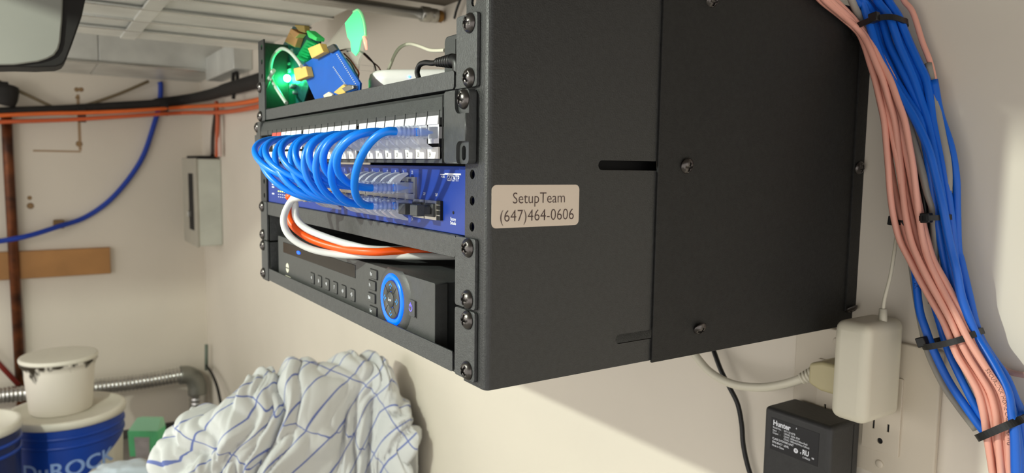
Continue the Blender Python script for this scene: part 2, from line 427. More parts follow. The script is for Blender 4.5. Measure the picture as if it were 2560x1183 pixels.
text('model_text', 'GS724TP', 5.3, (206.0, 1.5, -47.6), (1,0,0), (0,0,1), m_winkk, sw, sx=0.80, bold=0.004)
text('model_text', 'MODEL', 1.9, (192.6, 1.5, -46.7), (1,0,0), (0,0,1), m_winkk, sw, sx=0.85)
obj('model_bar', MB().box(195, 216, 1.3, 1.7, -45.2, -44.2), m_winkk, sw)
obj('model_bar', MB().box(189, 195.5, 1.3, 1.7, -45.4, -44.9), m_winkk, sw)
text('model_text', 'Factory', 2.9, (206.5, 1.5, -73.4), (1,0,0), (0,0,1), m_winkk, sw, sx=0.78, bold=0.015)
text('model_text', 'Defaults', 2.9, (206.5, 1.5, -76.0), (1,0,0), (0,0,1), m_winkk, sw, sx=0.78, bold=0.015)
obj('reset_hole', MB().lathe([(1.0,-0.2),(1.0,0.6)], (206.6, 1.5, -69.2), (0,1,0), 12), m_hole, sw)
m_ledy = M('amber_led', (220,240,120), 0.4, emit=1.6); m_ledgs = M('small_green_led', (60,240,120), 0.4, emit=1.6)
for i in range(12):
    x = -181+i*7.5
    for j, (z, m) in enumerate(((-62.8, m_ledgs if 3 <= i <= 9 else m_winkk), (-69.6, m_ledy if i <= 3 else m_winkk))):
        obj('status_light', MB().box(x-1.0, x+1.0, 1.0, 1.7, z-0.6, z+0.6), m if True else m, sw)
    for z in (-66.2, -73.0, -75.6): obj('status_mark', MB().box(x-1.6, x+1.6, 1.3, 1.7, z-0.35, z+0.35), m_winkk, sw) if i % 1 == 0 else None
for z in (-62.8, -65.6, -73): obj('status_mark', MB().box(-206, -198, 1.3, 1.7, z-0.8, z+0.6), m_winkk, sw)

# ------------------------------------------------------------------ video recorder
dv = thing('video_recorder', (0, 110, -170.2), 'black video recorder with blue ring dial on the lowest shelf', 'recorder')
DX0, DX1, DZ0, DZ1, DY = -199, 175, -170.0, -119.6, 5.0
b = MB().box(DX0+4, DX1-4, DY+10, 230, DZ0, DZ1-0.6); obj('body', b, m_plast, dv, bev=0.8)
poly = rrect(DX0, DX1, DZ0, DZ1, 1.5, 3)
obj('front_panel', MB().prism([(x, DY, z) for x, z in poly], (0,10,0)), m_dvr, dv, bev=0.6)
RX, RZ = 110.5, -141.0
# raised boss that carries the dial
pz = []
for i in range(0, 33):
    a = 2*math.pi*i/32; pz.append((RX+27*math.cos(a), RZ+24*math.sin(a)))
b = MB()
ring = lambda rx, rz, y: [(RX+rx*math.cos(2*math.pi*i/40), y, max(DZ0, min(DZ1+1.5, RZ+rz*math.sin(2*math.pi*i/40)))) for i in range(40)]
r0, r1, r2 = ring(29, 26, DY), ring(26.5, 24.5, DY-1.6), ring(22, 22, DY-2.2)
b.add(r0+r1+r2, [(i,(i+1)%40,40+(i+1)%40,40+i) for i in range(40)]+[(40+i,40+(i+1)%40,80+(i+1)%40,80+i) for i in range(40)]+[list(range(80,120))], True)
obj('dial_boss', b, m_dvr, dv)
m_ring = M('blue_light_ring', (0,84,255), 0.3, emit=1.9)
b = MB().lathe([(19.8,1.2),(20.0,2.6),(18.6,3.8),(16.6,3.8),(15.0,2.2)], (RX, DY, RZ), (0,-1,0), 48); obj('light_ring', b, m_ring, dv, label='glowing blue light ring')
b = MB().lathe([(14.8,1.0),(14.8,3.2),(14.2,3.8),(6.6,3.8),(6.6,1.0)], (RX, DY, RZ), (0,-1,0), 40)
pad = obj('direction_pad', b, m_dvr, dv)
for a in (45, 135, 225, 315):
    ca, sa = math.cos(math.radians(a)), math.sin(math.radians(a))
    q = [(RX+ca*r-sa*w, DY-3.95, RZ+sa*r+ca*w) for r, w in ((7,-0.25),(14.2,-0.25),(14.2,0.25),(7,0.25))]
    obj('groove', MB().prism(q, (0,0.3,0)), m_hole, pad)
obj('enter_button', MB().lathe([(5.9,1.0),(5.9,3.8),(5.4,4.4),(0.1,4.4)], (RX, DY, RZ), (0,-1,0), 28), m_dvr, dv)
text('key_text', 'Enter', 3.2, (RX, DY-4.5, RZ), (1,0,0), (0,0,1), m_winkk, dv, sx=0.85)
m_arrow = M('blue_arrow_glow', (40,140,220), 0.5, emit=0.3)  # arrows with a faint glow put into their colour
for (dx, dz) in ((0,1),(0,-1),(1,0),(-1,0)):
    for s2 in (0, -1.9):
        c = Vector((RX+dx*(11.3+s2*0.5), DY-3.85, RZ+dz*(11.3+s2*0.5))); n = Vector((dx,0,dz)); p = Vector((-dz,0,dx))
        if s2 == 0:
            for s3 in (1, -1):
                q = [c+n*1.4, c+n*0.6, c-n*1.2+p*s3*2.2, c-n*0.5+p*s3*2.4]
                obj('arrow', MB().prism(q, (0,-0.12,0)), m_arrow, dv)
        else: obj('arrow', MB().prism([c-n*0.9+p*0.8, c-n*0.9-p*0.8, c-n*2-p*0.5, c-n*2+p*0.5], (0,-0.12,0)), m_arrow, dv)
# display strip
disp = obj('display', MB().box(-178.5, 30.5, DY-0.5, DY+1, -136.0, -124.6), m_gloss, dv, bev=0.3, label='glossy black display window')
obj('status_light', MB().prism([(-124+5.5*math.cos(2*math.pi*i/16), DY-0.9, -130.6+1.7*math.sin(2*math.pi*i/16)) for i in range(16)], (0,0.4,0)), m_blueled, disp, label='lit blue indicator')
# keys
for i in range(6):
    x = -82+i*21.2
    kb = obj('key', MB().prism([(a, DY-1.0, z) for a, z in rrect(x-5.6, x+5.6, -156.4, -146.2, 1.4, 3)], (0,1.6,0)), m_dvr, dv, bev=0.35)
    obj('key_shadow_gap', MB().prism([(a, DY-0.1, z) for a, z in rrect(x-6.3, x+6.3, -157, -145.5, 1.6, 3)], (0,0.3,0)), m_hole, dv)
    text('key_text', ['<5', '||6', '>|8', '|7', 'o|6', '<|5'][i], 4.2, (x-0.6, DY-1.1, -150.8), (1,0,0), (0,0,1), m_winkk, kb, sx=0.7, bold=0.01)
for i, (tx, kx, kz) in enumerate((('Esc', 71, -127.2), ('Fn', 68, -136.6), ('Shift', 67, -147.0), ('Rec', 70, -157.4))):
    kb = obj('key', MB().prism([(a, DY-1.3, z) for a, z in rrect(kx-8.0, kx+6.6, kz-3.6, kz+3.6, 1.0, 3)], (0,1.9,0)), m_dvr, dv, bev=0.4)
    obj('key_shadow_gap', MB().prism([(a, DY-0.1, z) for a, z in rrect(kx-8.8, kx+7.4, kz-4.2, kz+4.2, 1.2, 3)], (0,0.3,0)), m_hole, dv)
    text('key_text', tx, 3.8, (kx-3.6, DY-1.4, kz), (1,0,0), (0,0,1), m_winkk, kb, sx=0.75, bold=0.01)
pw = obj('power_key', MB().prism([(a, DY-1.2, z) for a, z in rrect(133, 146, -148.5, -136.5, 0.8, 3)], (0,1.9,0)), m_dvr, dv, bev=0.3)
obj('key_shadow_gap', MB().box(146.0, 147.6, DY-0.25, DY+0.2, -149, -136.8), m_hole, dv)
m_pw = M('violet_backlight', (110,100,255), 0.4, emit=0.9)
b = MB(); b.strap([(139.5+2.2*math.sin(2*math.pi*i/24), DY-1.3, -142.4+2.2*math.cos(2*math.pi*i/24)) for i in range(24)], 0.2, 0.6, (0,1,0)); b.box(139.2, 139.8, DY-1.5, DY-1.2, -141.5, -138.6)
obj('power_symbol', b, m_pw, pw)
m_logo = M('cream_print', (222,218,196), 0.6)
obj('logo_disc', MB().lathe([(5.2,0),(5.2,0.3),(4.6,0.4)], (-165, DY, -151.5), (0,-1,0), 24), m_logo, dv, label='round cream emblem')
obj('logo_band', MB().box(-170, -160, DY-0.5, DY-0.3, -152.2, -150.8), m_dvr, dv)
obj('logo_bar', MB().box(-173, -154, DY-0.25, DY+0.1, -162.2, -160.2), m_logo, dv)

# ------------------------------------------------------------------ patch cables
def plug(parent, x, y, z, tabdir, m_boot, ylen=12.0, boot=14.0, tabmat=None):
    """modular plug with ribbed boot pointing towards the viewer (-y) and a curved latch cover"""
    b = MB().box(x-5.6, x+5.6, y-ylen, y+5.5, z-3.7, z+3.7)
    p = obj('plug', b, m_boot, parent, bev=0.8)
    if m_boot is m_clear:
        obj('inner_jacket', MB().hexa([(x-4.2,y-ylen-2,z-2.6),(x+4.2,y-ylen-2,z-2.6),(x+3.6,y-2.0,z-0.6),(x-3.6,y-2.0,z-0.6),(x-4.2,y-ylen-2,z+2.6),(x+4.2,y-ylen-2,z+2.6),(x+3.6,y-2.0,z+0.6),(x-3.6,y-2.0,z+0.6)]), m_bluecable, p, bev=0.5)
    prof = []
    n = 5
    for i in range(n):
        h0 = ylen+boot*i/n; r = 4.6-1.2*i/n
        prof += [(r, h0), (r, h0+boot/n*0.55), (r-0.8, h0+boot/n*0.6), (r-0.8, h0+boot/n*0.98)]
    obj('boot', MB().lathe(prof, (x, y, z), (0,-1,0), 14), m_boot, parent)
    d = tabdir
    out = bez((0,y-ylen-4,z+d*2.6), (0,y-ylen-2.5,z+d*7.0), (0,y-7.5,z+d*10.4), (0,y-2.0,z+d*10.6), 8)
    inn = bez((0,y-1.8,z+d*9.0), (0,y-5.5,z+d*7.6), (0,y-7.5,z+d*5.4), (0,y-8.6,z+d*3.0), 8)
    poly = [(x-2.3, p_.y, p_.z) for p_ in out+inn]
    obj('latch_cover', MB().prism(poly, (4.6,0,0)), tabmat or m_frost, parent, bev=0.3)
    return y-ylen-boot
LEFTPX = {24:884, 23:837, 22:824, 21:800, 20:786, 19:766, 18:756, 17:736, 16:725, 15:702, 14:685, 13:664, 12:651, 11:637}
ordn = {24:'nearest, under label 24', 23:'second nearest, under label 23', 22:'third nearest, under label 22', 21:'fourth nearest, under label 21',
        20:'fifth from the right end', 19:'sixth from the right end', 18:'seventh from the right end', 17:'eighth from the right end', 16:'sixth from the far left end',
        15:'fifth from the far left end', 14:'fourth from the far left end', 13:'third from the far left end', 12:'second from the far left end', 11:'farthest left of the row'}
for k in range(24, 10, -1):
    col = (k+1)//2; row_up = (k % 2 == 1)
    xp, zp = PX[k], -18.9
    xs, zs, d = SX[col], (-55.2 if row_up else -67.6), (1 if row_up else -1)
    t = thing('patch_cable', (xp, -20, zp), 'short blue patch cable to the %s switch row, %s' % ('upper' if row_up else 'lower', ordn[k]), 'cable', 'blue patch cables')
    ya = plug(t, xp, -8.4, zp, -1, m_clear)
    yb = plug(t, xs, -0.2, zs, d, m_clear, boot=16)
    xm = (xp+xs)/2; tp = up(LEFTPX[k]+7, 450-(24-k)*4, 'x', xm)
    h = max(20, ((ya+yb)/2-tp.y)/0.75)
    w = random.uniform(-2, 2)
    path = [(xp, -13, zp), (xp, ya, zp)] + bez((xp, ya-1, zp), (xp+w, ya-h*0.95, zp+3), (xs+w*1.5, yb-h*1.05, zs+1), (xs, yb-1, zs), 22)[0:] + [(xs, yb, zs), (xs, -7, zs)]
    obj('cord', MB().tube(path, 2.55, 12), m_bluecable, t)

def wcable(name, col, pts, mat, bootmat, label, r=2.9, tm=None):
    xs, zs = SX[col], -67.6
    t = thing(name, (xs, -20, zs), label, 'cable', 'uplink cables hanging from the switch')
    ye = plug(t, xs, -0.2, zs, -1, bootmat, boot=24, tabmat=tm)
    path = [Vector((xs, -6, zs)), Vector((xs, ye, zs))] + pts
    obj('cord', MB().tube(cat(path, 8), r, 12), mat, t)
def zpl(px, py, z): return up(px, py, 'z', z)
wcable('patch_cable', 3, [up(728,503,'x',3), up(709,548,'x',5), up(724,590,'x',10), up(775,622,'x',22), up(850,637,'x',40), zpl(930,639,-113), Vector((95,40,-112)), Vector((130,110,-112))],
       m_whitecable, m_greyboot, 'white patch cable drooping lowest from the switch, in front of the orange one')
wcable('patch_cable', 1, [up(735,497,'x',-20), up(720,520,'x',-12), up(731,562,'x',0), up(775,597,'x',14), up(850,621,'x',40), zpl(930,630,-109), Vector((85,30,-108)), Vector((120,110,-110))],
       m_orange, M('orange_boot', (236,96,48), 0.4), 'orange patch cable drooping from the switch over the video recorder', r=3.2)
wcable('patch_cable', 2, [up(738,512,'x',2), up(741,545,'x',6), up(765,571,'x',14), up(812,592,'x',30), up(880,613,'x',50), zpl(950,624,-107.5), Vector((90,60,-107)), Vector((110,120,-108))],
       m_whitecable, m_greyboot, 'white patch cable hanging tightest under the switch, behind the orange one')

# ------------------------------------------------------------------ things on the upper shelf
YB = 20.0
def quad(pts, y): return [up(px, py, 'y', y) for px, py in pts]
m_pcbblue = M('blue_circuit_board', (14,92,188), 0.4, var=(40, 0.1)); m_pcbgreen = M('teal_circuit_board', (20,84,84), 0.45, var=(120, 0.5), bump=(200,0.6))
m_foam = M('yellow_foam', (232,190,104), 0.85, var=(30, 0.12)); m_foam2 = M('tan_foam', (206,160,104), 0.85, var=(30, 0.12))
m_gold = M('solder_pads', (200,210,220), 0.4, metal=0.4)
q = quad([(836,111),(900,208),(896,218),(800,246),(750,166)], YB); cen = sum(q, Vector())/5
bb = thing('circuit_board', (cen.x, YB, 9.4), 'bright blue circuit board with yellow foam pads leaning on the upper shelf', 'circuit board')
def down(q):   # the lower edge of the board goes down to the shelf plate behind the lip
    return q
qq = list(q); qq[3] = Vector((qq[3].x+4, YB, 9.6)); qq[2] = Vector((qq[2].x, YB, 9.6))
obj('board', MB().prism(qq, (0,1.8,0)), m_pcbblue, bb)
def dashes(parent, a, b, n, y, w=1.0, l=2.6):
    A = up(a[0], a[1], 'y', y); B = up(b[0], b[1], 'y', y)
    mb_ = MB()
    for i in range(n):
        p = A.lerp(B, i/(n-1)); mb_.box(p.x-l/2, p.x+l/2, y-0.25, y, p.z-w/2, p.z+w/2)
    obj('solder_pads', mb_, m_gold, parent)['kind'] = 'stuff'
dashes(bb, (843,136), (892,214), 18, YB); dashes(bb, (834,168), (866,215), 14, YB)
def pad(parent, pts, y, d, m, name='foam_pad'):
    obj(name, MB().prism(quad(pts, y), (0,-d,0)), m, parent, bev=0.8)
pad(bb, [(786,122),(816,110),(826,132),(796,148)], YB, 7, m_foam)
pad(bb, [(750,172),(780,167),(786,192),(755,204)], YB, 7, m_foam)
pad(bb, [(843,232),(868,211),(882,226),(862,240)], YB, 4, m_foam)
pad(bb, [(815,238),(828,230),(838,236),(834,246),(818,248)], YB, 3, M('cream_foam', (240,226,196), 0.8))
pad(bb, [(866,222),(884,212),(896,214),(896,224),(876,232)], YB, 5, m_tin, 'connector')
pad(bb, [(822,118),(838,110),(848,124),(832,134)], YB, 2.5, m_plast, 'pin_header')

YG = 34.0
gb = thing('circuit_board', (-190, YG, 9.4), 'green lit circuit board with tan foam pads at the left end of the upper shelf', 'circuit board')
q = quad([(732,66),(800,100),(792,150),(745,255),(690,240),(682,160)], YG)
q[3] = Vector((q[3].x, YG, 9.6)); q[4] = Vector((q[4].x, YG, 9.6))
obj('board', MB().prism(q, (0,1.8,0)), m_pcbgreen, gb)
pad(gb, [(748,63),(774,65),(776,84),(760,80)], YG, 6, M('olive_foam', (170,150,86), 0.85))
pad(gb, [(737,84),(760,96),(752,120),(726,106)], YG, 7, m_foam2); pad(gb, [(747,73),(768,86),(758,98),(742,84)], YG, 9, m_foam2)
m_heat = M('green_heatsink_glow', (10,170,90), 0.35, metal=0.3, emit=0.25)  # faint green glow put into the heat sink colour
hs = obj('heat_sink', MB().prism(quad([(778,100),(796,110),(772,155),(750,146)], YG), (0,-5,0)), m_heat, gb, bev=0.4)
A0, A1, B0, B1 = [up(px, py, 'y', YG-5) for px, py in ((778,100),(796,110),(750,146),(772,155))]
for i in range(7):
    a = A0.lerp(B0, (i+0.3)/7); b_ = A1.lerp(B1, (i+0.3)/7); dn = (B0-A0)*0.06
    obj('fin', MB().prism([a, b_, b_+dn, a+dn], (0,-3,0)), m_heat, hs)
pad(gb, [(786,80),(790,78),(813,96),(811,105),(792,96)], YG, 9, M('lime_foam_glow', (70,220,110), 0.8, emit=0.15))  # this lime pad has a slight glow added to its colour
m_comp = M('chip', (24,52,52), 0.4); m_solder = M('component_silver', (150,180,180), 0.35, metal=0.6)
rc = random.Random(3)
for i in range(16):
    px, py = rc.uniform(695,735), rc.uniform(125,185); p = up(px, py, 'y', YG); s1, s2 = rc.uniform(1.2,3.2), rc.uniform(1,2.4)
    obj('component', MB().box(p.x-s1, p.x+s1, YG-2, YG, p.z-s2, p.z+s2), rc.choice([m_comp, m_solder, m_gold]), gb)
p = up(718, 196, 'y', YG-5); led = obj('led', MB().ball(p, 4.2, 8), M('white_green_led', (50,255,140), 0.3, emit=150), gb, label='lit green lamp')
for px, py, r in ((705,178,2.2),(745,205,2.0),(712,236,2.0)):
    obj('led', MB().ball(up(px, py, 'y', YG-3), r, 6), m_led_g, gb)
for px, py in ((740,215),(744,232),(736,218)):
    obj('capacitor', MB().lathe([(2.2,0),(2.2,5),(1.8,5.6)], up(px, py, 'y', YG), (0,-1,0), 12), m_solder, gb)
m_tubec = M('frosted_tube', (214,226,214), 0.25, alpha=0.85)
t = obj('flexible_tube', MB().tube(cat([up(716,258,'y',10), up(697,230,'y',10), up(680,200,'y',11), up(676,170,'y',12), up(684,140,'y',14), up(703,122,'y',16), up(722,128,'y',16), up(740,146,'y',14), up(754,166,'y',12)], 8), 2.0, 8), m_tubec)
tag(t, 'pale frosted loop of tube around the green lamp on the upper shelf', 'tube')
t = obj('flexible_tube', MB().tube([up(660,226,'y',8)+Vector((0,0,0)), up(670,204,'y',9), up(684,176,'y',10)], 2.6, 8), m_tubec)
tag(t, 'short straight pale tube beside the left rail of the rack', 'tube')
# clear acrylic fin; green light on it is put in as a glowing patch and rim
YF = 30.0
fb = quad([(812,116),(884,30),(894,24),(904,33),(912,62),(915,88),(908,120),(896,152),(880,170),(850,170)], YF)
fb[-2] = Vector((fb[-2].x, YF, 10)); fb[-1] = Vector((fb[-1].x, YF, 10))
fin = obj('acrylic_fin', MB().prism(fb, (0,2.0,0)), M('clear_acrylic', (206,206,190), 0.15, alpha=0.22), None)
tag(fin, 'clear curved plastic fin glowing green standing behind the circuit boards', 'light fin')
obj('lit_patch', MB().prism(quad([(864,58),(884,33),(894,27),(902,36),(909,62),(912,88),(904,102),(899,128),(891,140),(880,128),(878,104),(870,92)], YF), (0,-0.8,0)), M('green_patch_glow', (96,246,158), 0.4, emit=0.55), fin, label='bright green lit area')
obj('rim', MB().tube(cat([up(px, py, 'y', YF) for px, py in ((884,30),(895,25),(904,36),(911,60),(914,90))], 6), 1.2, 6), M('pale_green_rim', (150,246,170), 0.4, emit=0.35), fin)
obj('red_lamp', MB().tube([up(909,92,'y',YF-1), up(913,104,'y',YF-1), up(916,124,'y',YF-1)], [1.0,1.6,0.8], 8), M('red_light', (255,110,90), 0.3, emit=4), fin, label='thin red lit strip')
for i, (pts, mc, nm) in enumerate((([(852,126),(875,122),(900,128),(925,150),(948,170)], (120,62,50), 'brown jumper wire arching over the blue circuit board to the router'),
        ([(860,134),(876,150),(888,168),(897,184)], (196,112,70), 'orange jumper wire low behind the blue circuit board'),
        ([(868,128),(890,126),(912,134),(935,160)], (40,40,38), 'black jumper wire behind the blue circuit board'),
        ([(866,146),(878,160),(888,180),(896,194)], (150,160,150), 'grey jumper wire behind the blue circuit board'))):
    w = obj('jumper_wire', MB().tube(cat([up(px, py, 'y', 28+2.2*i+k_*(18 if i in (0, 2) else 0)) for k_, (px, py) in enumerate(pts)]+[up(pts[-1][0]+(6 if i in (0, 2) else -8), pts[-1][1]+24, 'y', 30+2.2*i+(62 if i in (0, 2) else 0))], 6), 0.8, 6), M('wire_%s' % ('brown','orange','black','grey')[i], mc, 0.5))
    tag(w, nm, 'wire', 'jumper wires')
# white router
RL = up(903, 200, 'y', 32); rf = Vector((ray(940,200).x, ray(940,200).y, 0)).normalized(); rf = (Matrix.Rotation(-math.radians(18), 3, 'Z') @ rf); rg = Vector((rf.y, -rf.x, 0))
RW = 104.0; RC = Vector((RL.x, RL.y, 0))+rg*RW/2+rf*RW/2
rt = thing('router', (RC.x, RC.y, 9.4), 'white rounded router lying flat behind the upper shelf lip', 'router')
_d = ray(1000, 170); top = (CAM+_d*((RC-rf*RW/2-CAM).dot(rf)/_d.dot(rf))).z
poly = [RC+rg*a_+rf*b_ for a_, b_ in rrect(-RW/2, RW/2, -RW/2, RW/2, 24, 7)]
b = MB(); Z = [(0,9.6),(0,10.4),(0,top-9.6),(0,top-9),(1.2,top-4),(4.5,top-1),(10,top)]; vs = []
for off, z in Z:
    for q_ in poly:
        w_ = RC+(q_-RC)*(1-off/(RW/2)); vs.append((w_.x, w_.y, z))
n = len(poly); b.add(vs, [(i*n+j, i*n+(j+1)%n, (i+1)*n+(j+1)%n, (i+1)*n+j) for i in range(len(Z)-1) for j in range(n)], True); b.add(vs[:n], [list(range(n))[::-1]]); b.add(vs[-n:], [list(range(n))])
obj('case', b, M('glossy_white_plastic', (250,249,246), 0.35, var=(10,0.02)), rt)
_d = ray(1023, 192); _t = (RC-rf*RW/2-CAM).dot(rf)/_d.dot(rf); p = CAM+_d*_t; obj('status_light', MB().ball(p, 1.1, 6), M('router_led', (70,120,255), 0.3, emit=6), rt)
# thin white lead and black power brick
w = obj('white_lead', MB().tube(cat([up(968,182,'y',70), up(976,163,'y',70), up(988,135,'y',70), up(1003,117,'y',70), up(1025,110,'y',68), up(1050,116,'y',62), up(1078,126,'y',56), up(1112,126,'y',50)], 6), 1.5, 8), m_beige)
tag(w, 'thin white lead curving over the router to the black power brick', 'cable')
a = up(1110, 160, 'y', 45); zt_ = up(1120, 90, 'y', 45).z
pb = thing('power_brick', (a.x+35, 90, 9.4), 'black power brick standing behind the right ear of the upper shelf', 'power adapter')
b = MB().prism([(x, 45, z) for x, z in rrect(a.x, min(213, a.x+74), 9.5, zt_, 5, 4)], (0,80,0)); obj('case', b, m_plast, pb, bev=1.2)
xs_ = up(1139, 120, 'y', 44.8).x; obj('seam', MB().box(xs_-0.4, xs_+0.4, 44.7, 45.2, 12, zt_-4), m_hole, pb)
dc = thing('power_plug_lead', (180, 10, 24), 'black power plug with ribbed strain relief at the right end of the upper shelf', 'cable')
P0, P1 = up(1094,156,'y',9), up(1136,152,'y',9); ax = (P1-P0); L = ax.length
prof = []
for i in range(6):
    h0 = L*i/6; r = 3.0+0.35*i; prof += [(r,h0),(r,h0+L/6*0.6),(r-1.0,h0+L/6*0.65),(r-1.0,h0+L/6*0.98)]
obj('strain_relief', MB().lathe(prof, P0, ax, 14), m_zip, dc)
e0, e1 = up(1136,152,'y',9), up(1147,185,'y',9)
obj('angled_plug', MB().tube(cat([e0-ax*0.1, e0+ax*0.08, up(1146,160,'y',9), e1], 6), 4.2, 12), m_zip, dc)
obj('cord', MB().tube(cat([up(1047,196,'y',10), up(1043,180,'y',9), up(1049,163,'y',9), up(1062,157,'y',9), up(1080,158,'y',9), P0+ax*0.05], 8), 1.9, 10), m_zip, dc)

o = obj('thin_wire', MB().tube(cat([up(1156,-14,'y',372), up(1148,6,'y',372), up(1141,26,'y',373), up(1136,46,'y',375)], 6), 2.2, 8), m_zip); tag(o, 'short thin dark wire end hanging by the wall above the upper right screws', 'wire')
# ------------------------------------------------------------------ sockets and adapters on the back wall
m_plate = M('ivory_wall_plate', (206,196,178), 0.45, var=(10,0.02))
wp = thing('wall_socket', (265, 380, -245), 'ivory double wall plate with four sockets right below the rack', 'socket')
base = MB().prism([(x, 377.5, z) for x, z in rrect(199, 331, -301, -182, 3, 4)], (0,5.2,0))
obj('cover_plate', base, m_plate, wp, bev=1.2)
for xc in (240.5, 286.5):
    r_ = thing  # receptacle faces stand slightly proud of the plate
    poly = rrect(xc-16.2, xc+16.2, -279.5, -211.5, 1.2, 2)
    base = MB().prism([(x, 375.6, z) for x, z in poly], (0,2.4,0)); cuts = []
    for zc in (-228.5, -261.5):
        for dx, h in ((-6.4, 4.2), (6.4, 3.4)): cuts.append(MB().box(xc+dx-1.0, xc+dx+1.0, 370, 377, zc+5-h, zc+5+h))
        cuts.append(MB().lathe([(2.6,-4),(2.6,1.3)], (xc, 376, zc-8.2), (0,1,0), 14))
    me = boolmesh('receptacle', base, cuts, org=ORG[wp], bev=0.4); rc_ = link('receptacle', me, m_plate, ORG[wp], wp)
    for zz in (-290.5, -192.5):
        s_ = obj('plate_screw', MB().lathe([(3.4,0),(3.4,0.6),(2.4,1.2),(0.1,1.3)], (xc, 377.5, zz), (0,-1,0), 16), m_plate, wp)
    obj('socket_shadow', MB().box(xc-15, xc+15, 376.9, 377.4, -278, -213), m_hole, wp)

def rbox(x0, x1, y0, y1, z0, z1): return MB().box(x0, x1, y0, y1, z0, z1)
wa = thing('power_adapter', (287.5, 348, -241), 'white rounded power adapter plugged in beside the cable bundle', 'power adapter')
obj('case', rbox(272, 303, 320, 374.5, -242, -160), m_beige, wa, bev=7.5, seg=5)
obj('prongs', MB().box(279.8, 281.2, 373, 381, -226, -219).box(292.6, 294, 373, 381, -226, -219), m_tin, wa)
bp = [up(2207,800,'y',352), up(2208,772,'y',352)]
obj('cord_boot', MB().tube([bp[0]-Vector((0,0,3)), bp[0], bp[1]], [3.4,3.4,2.9], 12), m_beige, wa)
wl = obj('cord', MB().tube(cat([bp[1]-Vector((0,0,1)), up(2212,745,'y',353), up(2226,690,'y',356), up(2236,630,'y',360), up(2243,575,'y',366), up(2247,520,'y',372), up(2249,440,'y',376)], 8), 1.5, 8), m_beige, wa)
hu = thing('power_adapter', (236, 355, -350), 'black transformer adapter with white printed label under the white plug', 'power adapter')
HX0, HX1, HY0 = 203, 269.8, 330
obj('case', rbox(HX0, HX1, HY0, 374.5, -345, -254.5), M('matt_black_plastic', (50,50,50), 0.5, var=(150,0.12), bump=(500,0.15)), hu, bev=4.0, seg=3)
obj('case_seam', MB().box(HX1-0.15, HX1+0.15, 363, 364, -342, -258), m_hole, hu)
obj('prongs', MB().box(233.6, 235, 373, 381, -268, -261).box(246.4, 247.8, 373, 381, -268, -261), m_tin, hu)
LX0, LX1, LZ0, LZ1 = 211.0, 259.0, -292.5, -263.0
lab = obj('rating_label', MB().box(LX0, LX1, HY0-0.25, HY0+0.5, LZ0, LZ1), M('label_black', (16,16,20), 0.4), hu, label='black rating label with white print')
def ht(s, size, x, z, sx=0.8, bold=0.0, shear=0.0): text('print', s, size, (x, HY0-0.3, z), (1,0,0), (0,0,1), m_winkk, lab, align='LEFT', sx=sx, bold=bold)
ht('Hunter', 6.6, 213.2, -267.4, 0.92, 0.035); ht('+', 3.2, 236.3, -265.8, 0.9, 0.02)
for i, (a_, b_) in enumerate((('Model No. :', 'WT1-57-0378'), ('Input    :', '120VAC 60Hz 35W'), ('Output   :', '12VAC 1000mA(Yellow-Red)'), ('', '12VAC 1000mA(White-Yellow)'))):
    ht(a_, 2.5, 213.2, -271.6-i*2.5, 0.8, 0.01); ht(b_, 2.5, 224.6, -271.6-i*2.5, 0.8, 0.01)
ht('CLASS 2 POWER UNIT', 2.6, 213.2, -281.9, 0.85, 0.02); ht('EFFICIENCY  LEVEL', 2.6, 213.2, -285.1, 0.8, 0.02); ht('Made in China', 2.5, 213.2, -288.2, 0.85, 0.015)
obj('print', MB().lathe([(2.2,0),(2.2,0.1)], (237.6, HY0-0.2, -285.6), (0,-1,0), 20), m_winkk, lab)
text('print', 'VI', 2.6, (237.6, HY0-0.4, -285.6), (1,0,0), (0,0,1), m_ink, lab, sx=0.8)
ht('c', 3.2, 241.8, -285.8, 0.9, 0.02); ht('RU', 6.2, 244.0, -284.6, 0.8, 0.04); ht('us', 3.0, 253.2, -286.6, 0.9, 0.02); ht('E198625', 2.2, 244.6, -289.0, 0.95, 0.01)
# heavy white cord with moulded plug
cp = thing('power_cable', (238, 360, -225), 'thick ivory power cord with ribbed plug running from behind the rack', 'power cord')
Q = [up(px, py, 'y', y) for px, py, y in ((1700,838,352),(1735,884,350),(1775,930,348),(1830,960,347),(1900,969,347),(1960,961,350),(2008,946,353))]
obj('cord', MB().tube(cat(Q, 8), 4.1, 14), m_beige, cp)
e0 = Q[-1]; e1 = up(2050, 928, 'y', 357); axd = e1-e0; L = axd.length; prof = []
for i in range(5): prof += [(5.2+i*0.45, L*i/5), (5.4+i*0.45, L*i/5+L/5*0.55), (4.3+i*0.4, L*i/5+L/5*0.62), (4.3+i*0.4, L*i/5+L/5*0.98)]
obj('strain_relief', MB().lathe(prof, e0-axd*0.08, axd, 18), m_beige, cp)
c0 = up(2052, 928, 'y', 356)
b = MB().prism([(c0.x-2, 340, c0.z-9), (c0.x+10, 340, c0.z-13), (c0.x+30, 340, c0.z-13), (c0.x+30, 340, c0.z+13), (c0.x+10, 340, c0.z+13), (c0.x-2, 340, c0.z+9)], (0,34,0))
obj('plug_body', b, M('clouded_plug_plastic', (186,176,138), 0.45), cp, bev=3, seg=3)
obj('prongs', MB().box(239.5, 241, 373, 381, -226, -219).box(c0.x+16, c0.x+17.5, 373, 381, -226, -219), m_tin, cp)
bc = obj('black_cable', MB().tube(cat([up(px, py, 'y', y) for px, py, y in ((1770,840,376),(1786,882,372),(1802,925,371),(1822,965,372),(1844,1010,374),(1854,1060,376),(1858,1110,376),(1868,1160,376),(1884,1215,376),(1900,1300,376))], 8), 2.6, 10), m_zip)
tag(bc, 'thin black cord hanging down the wall below the rack', 'cable')

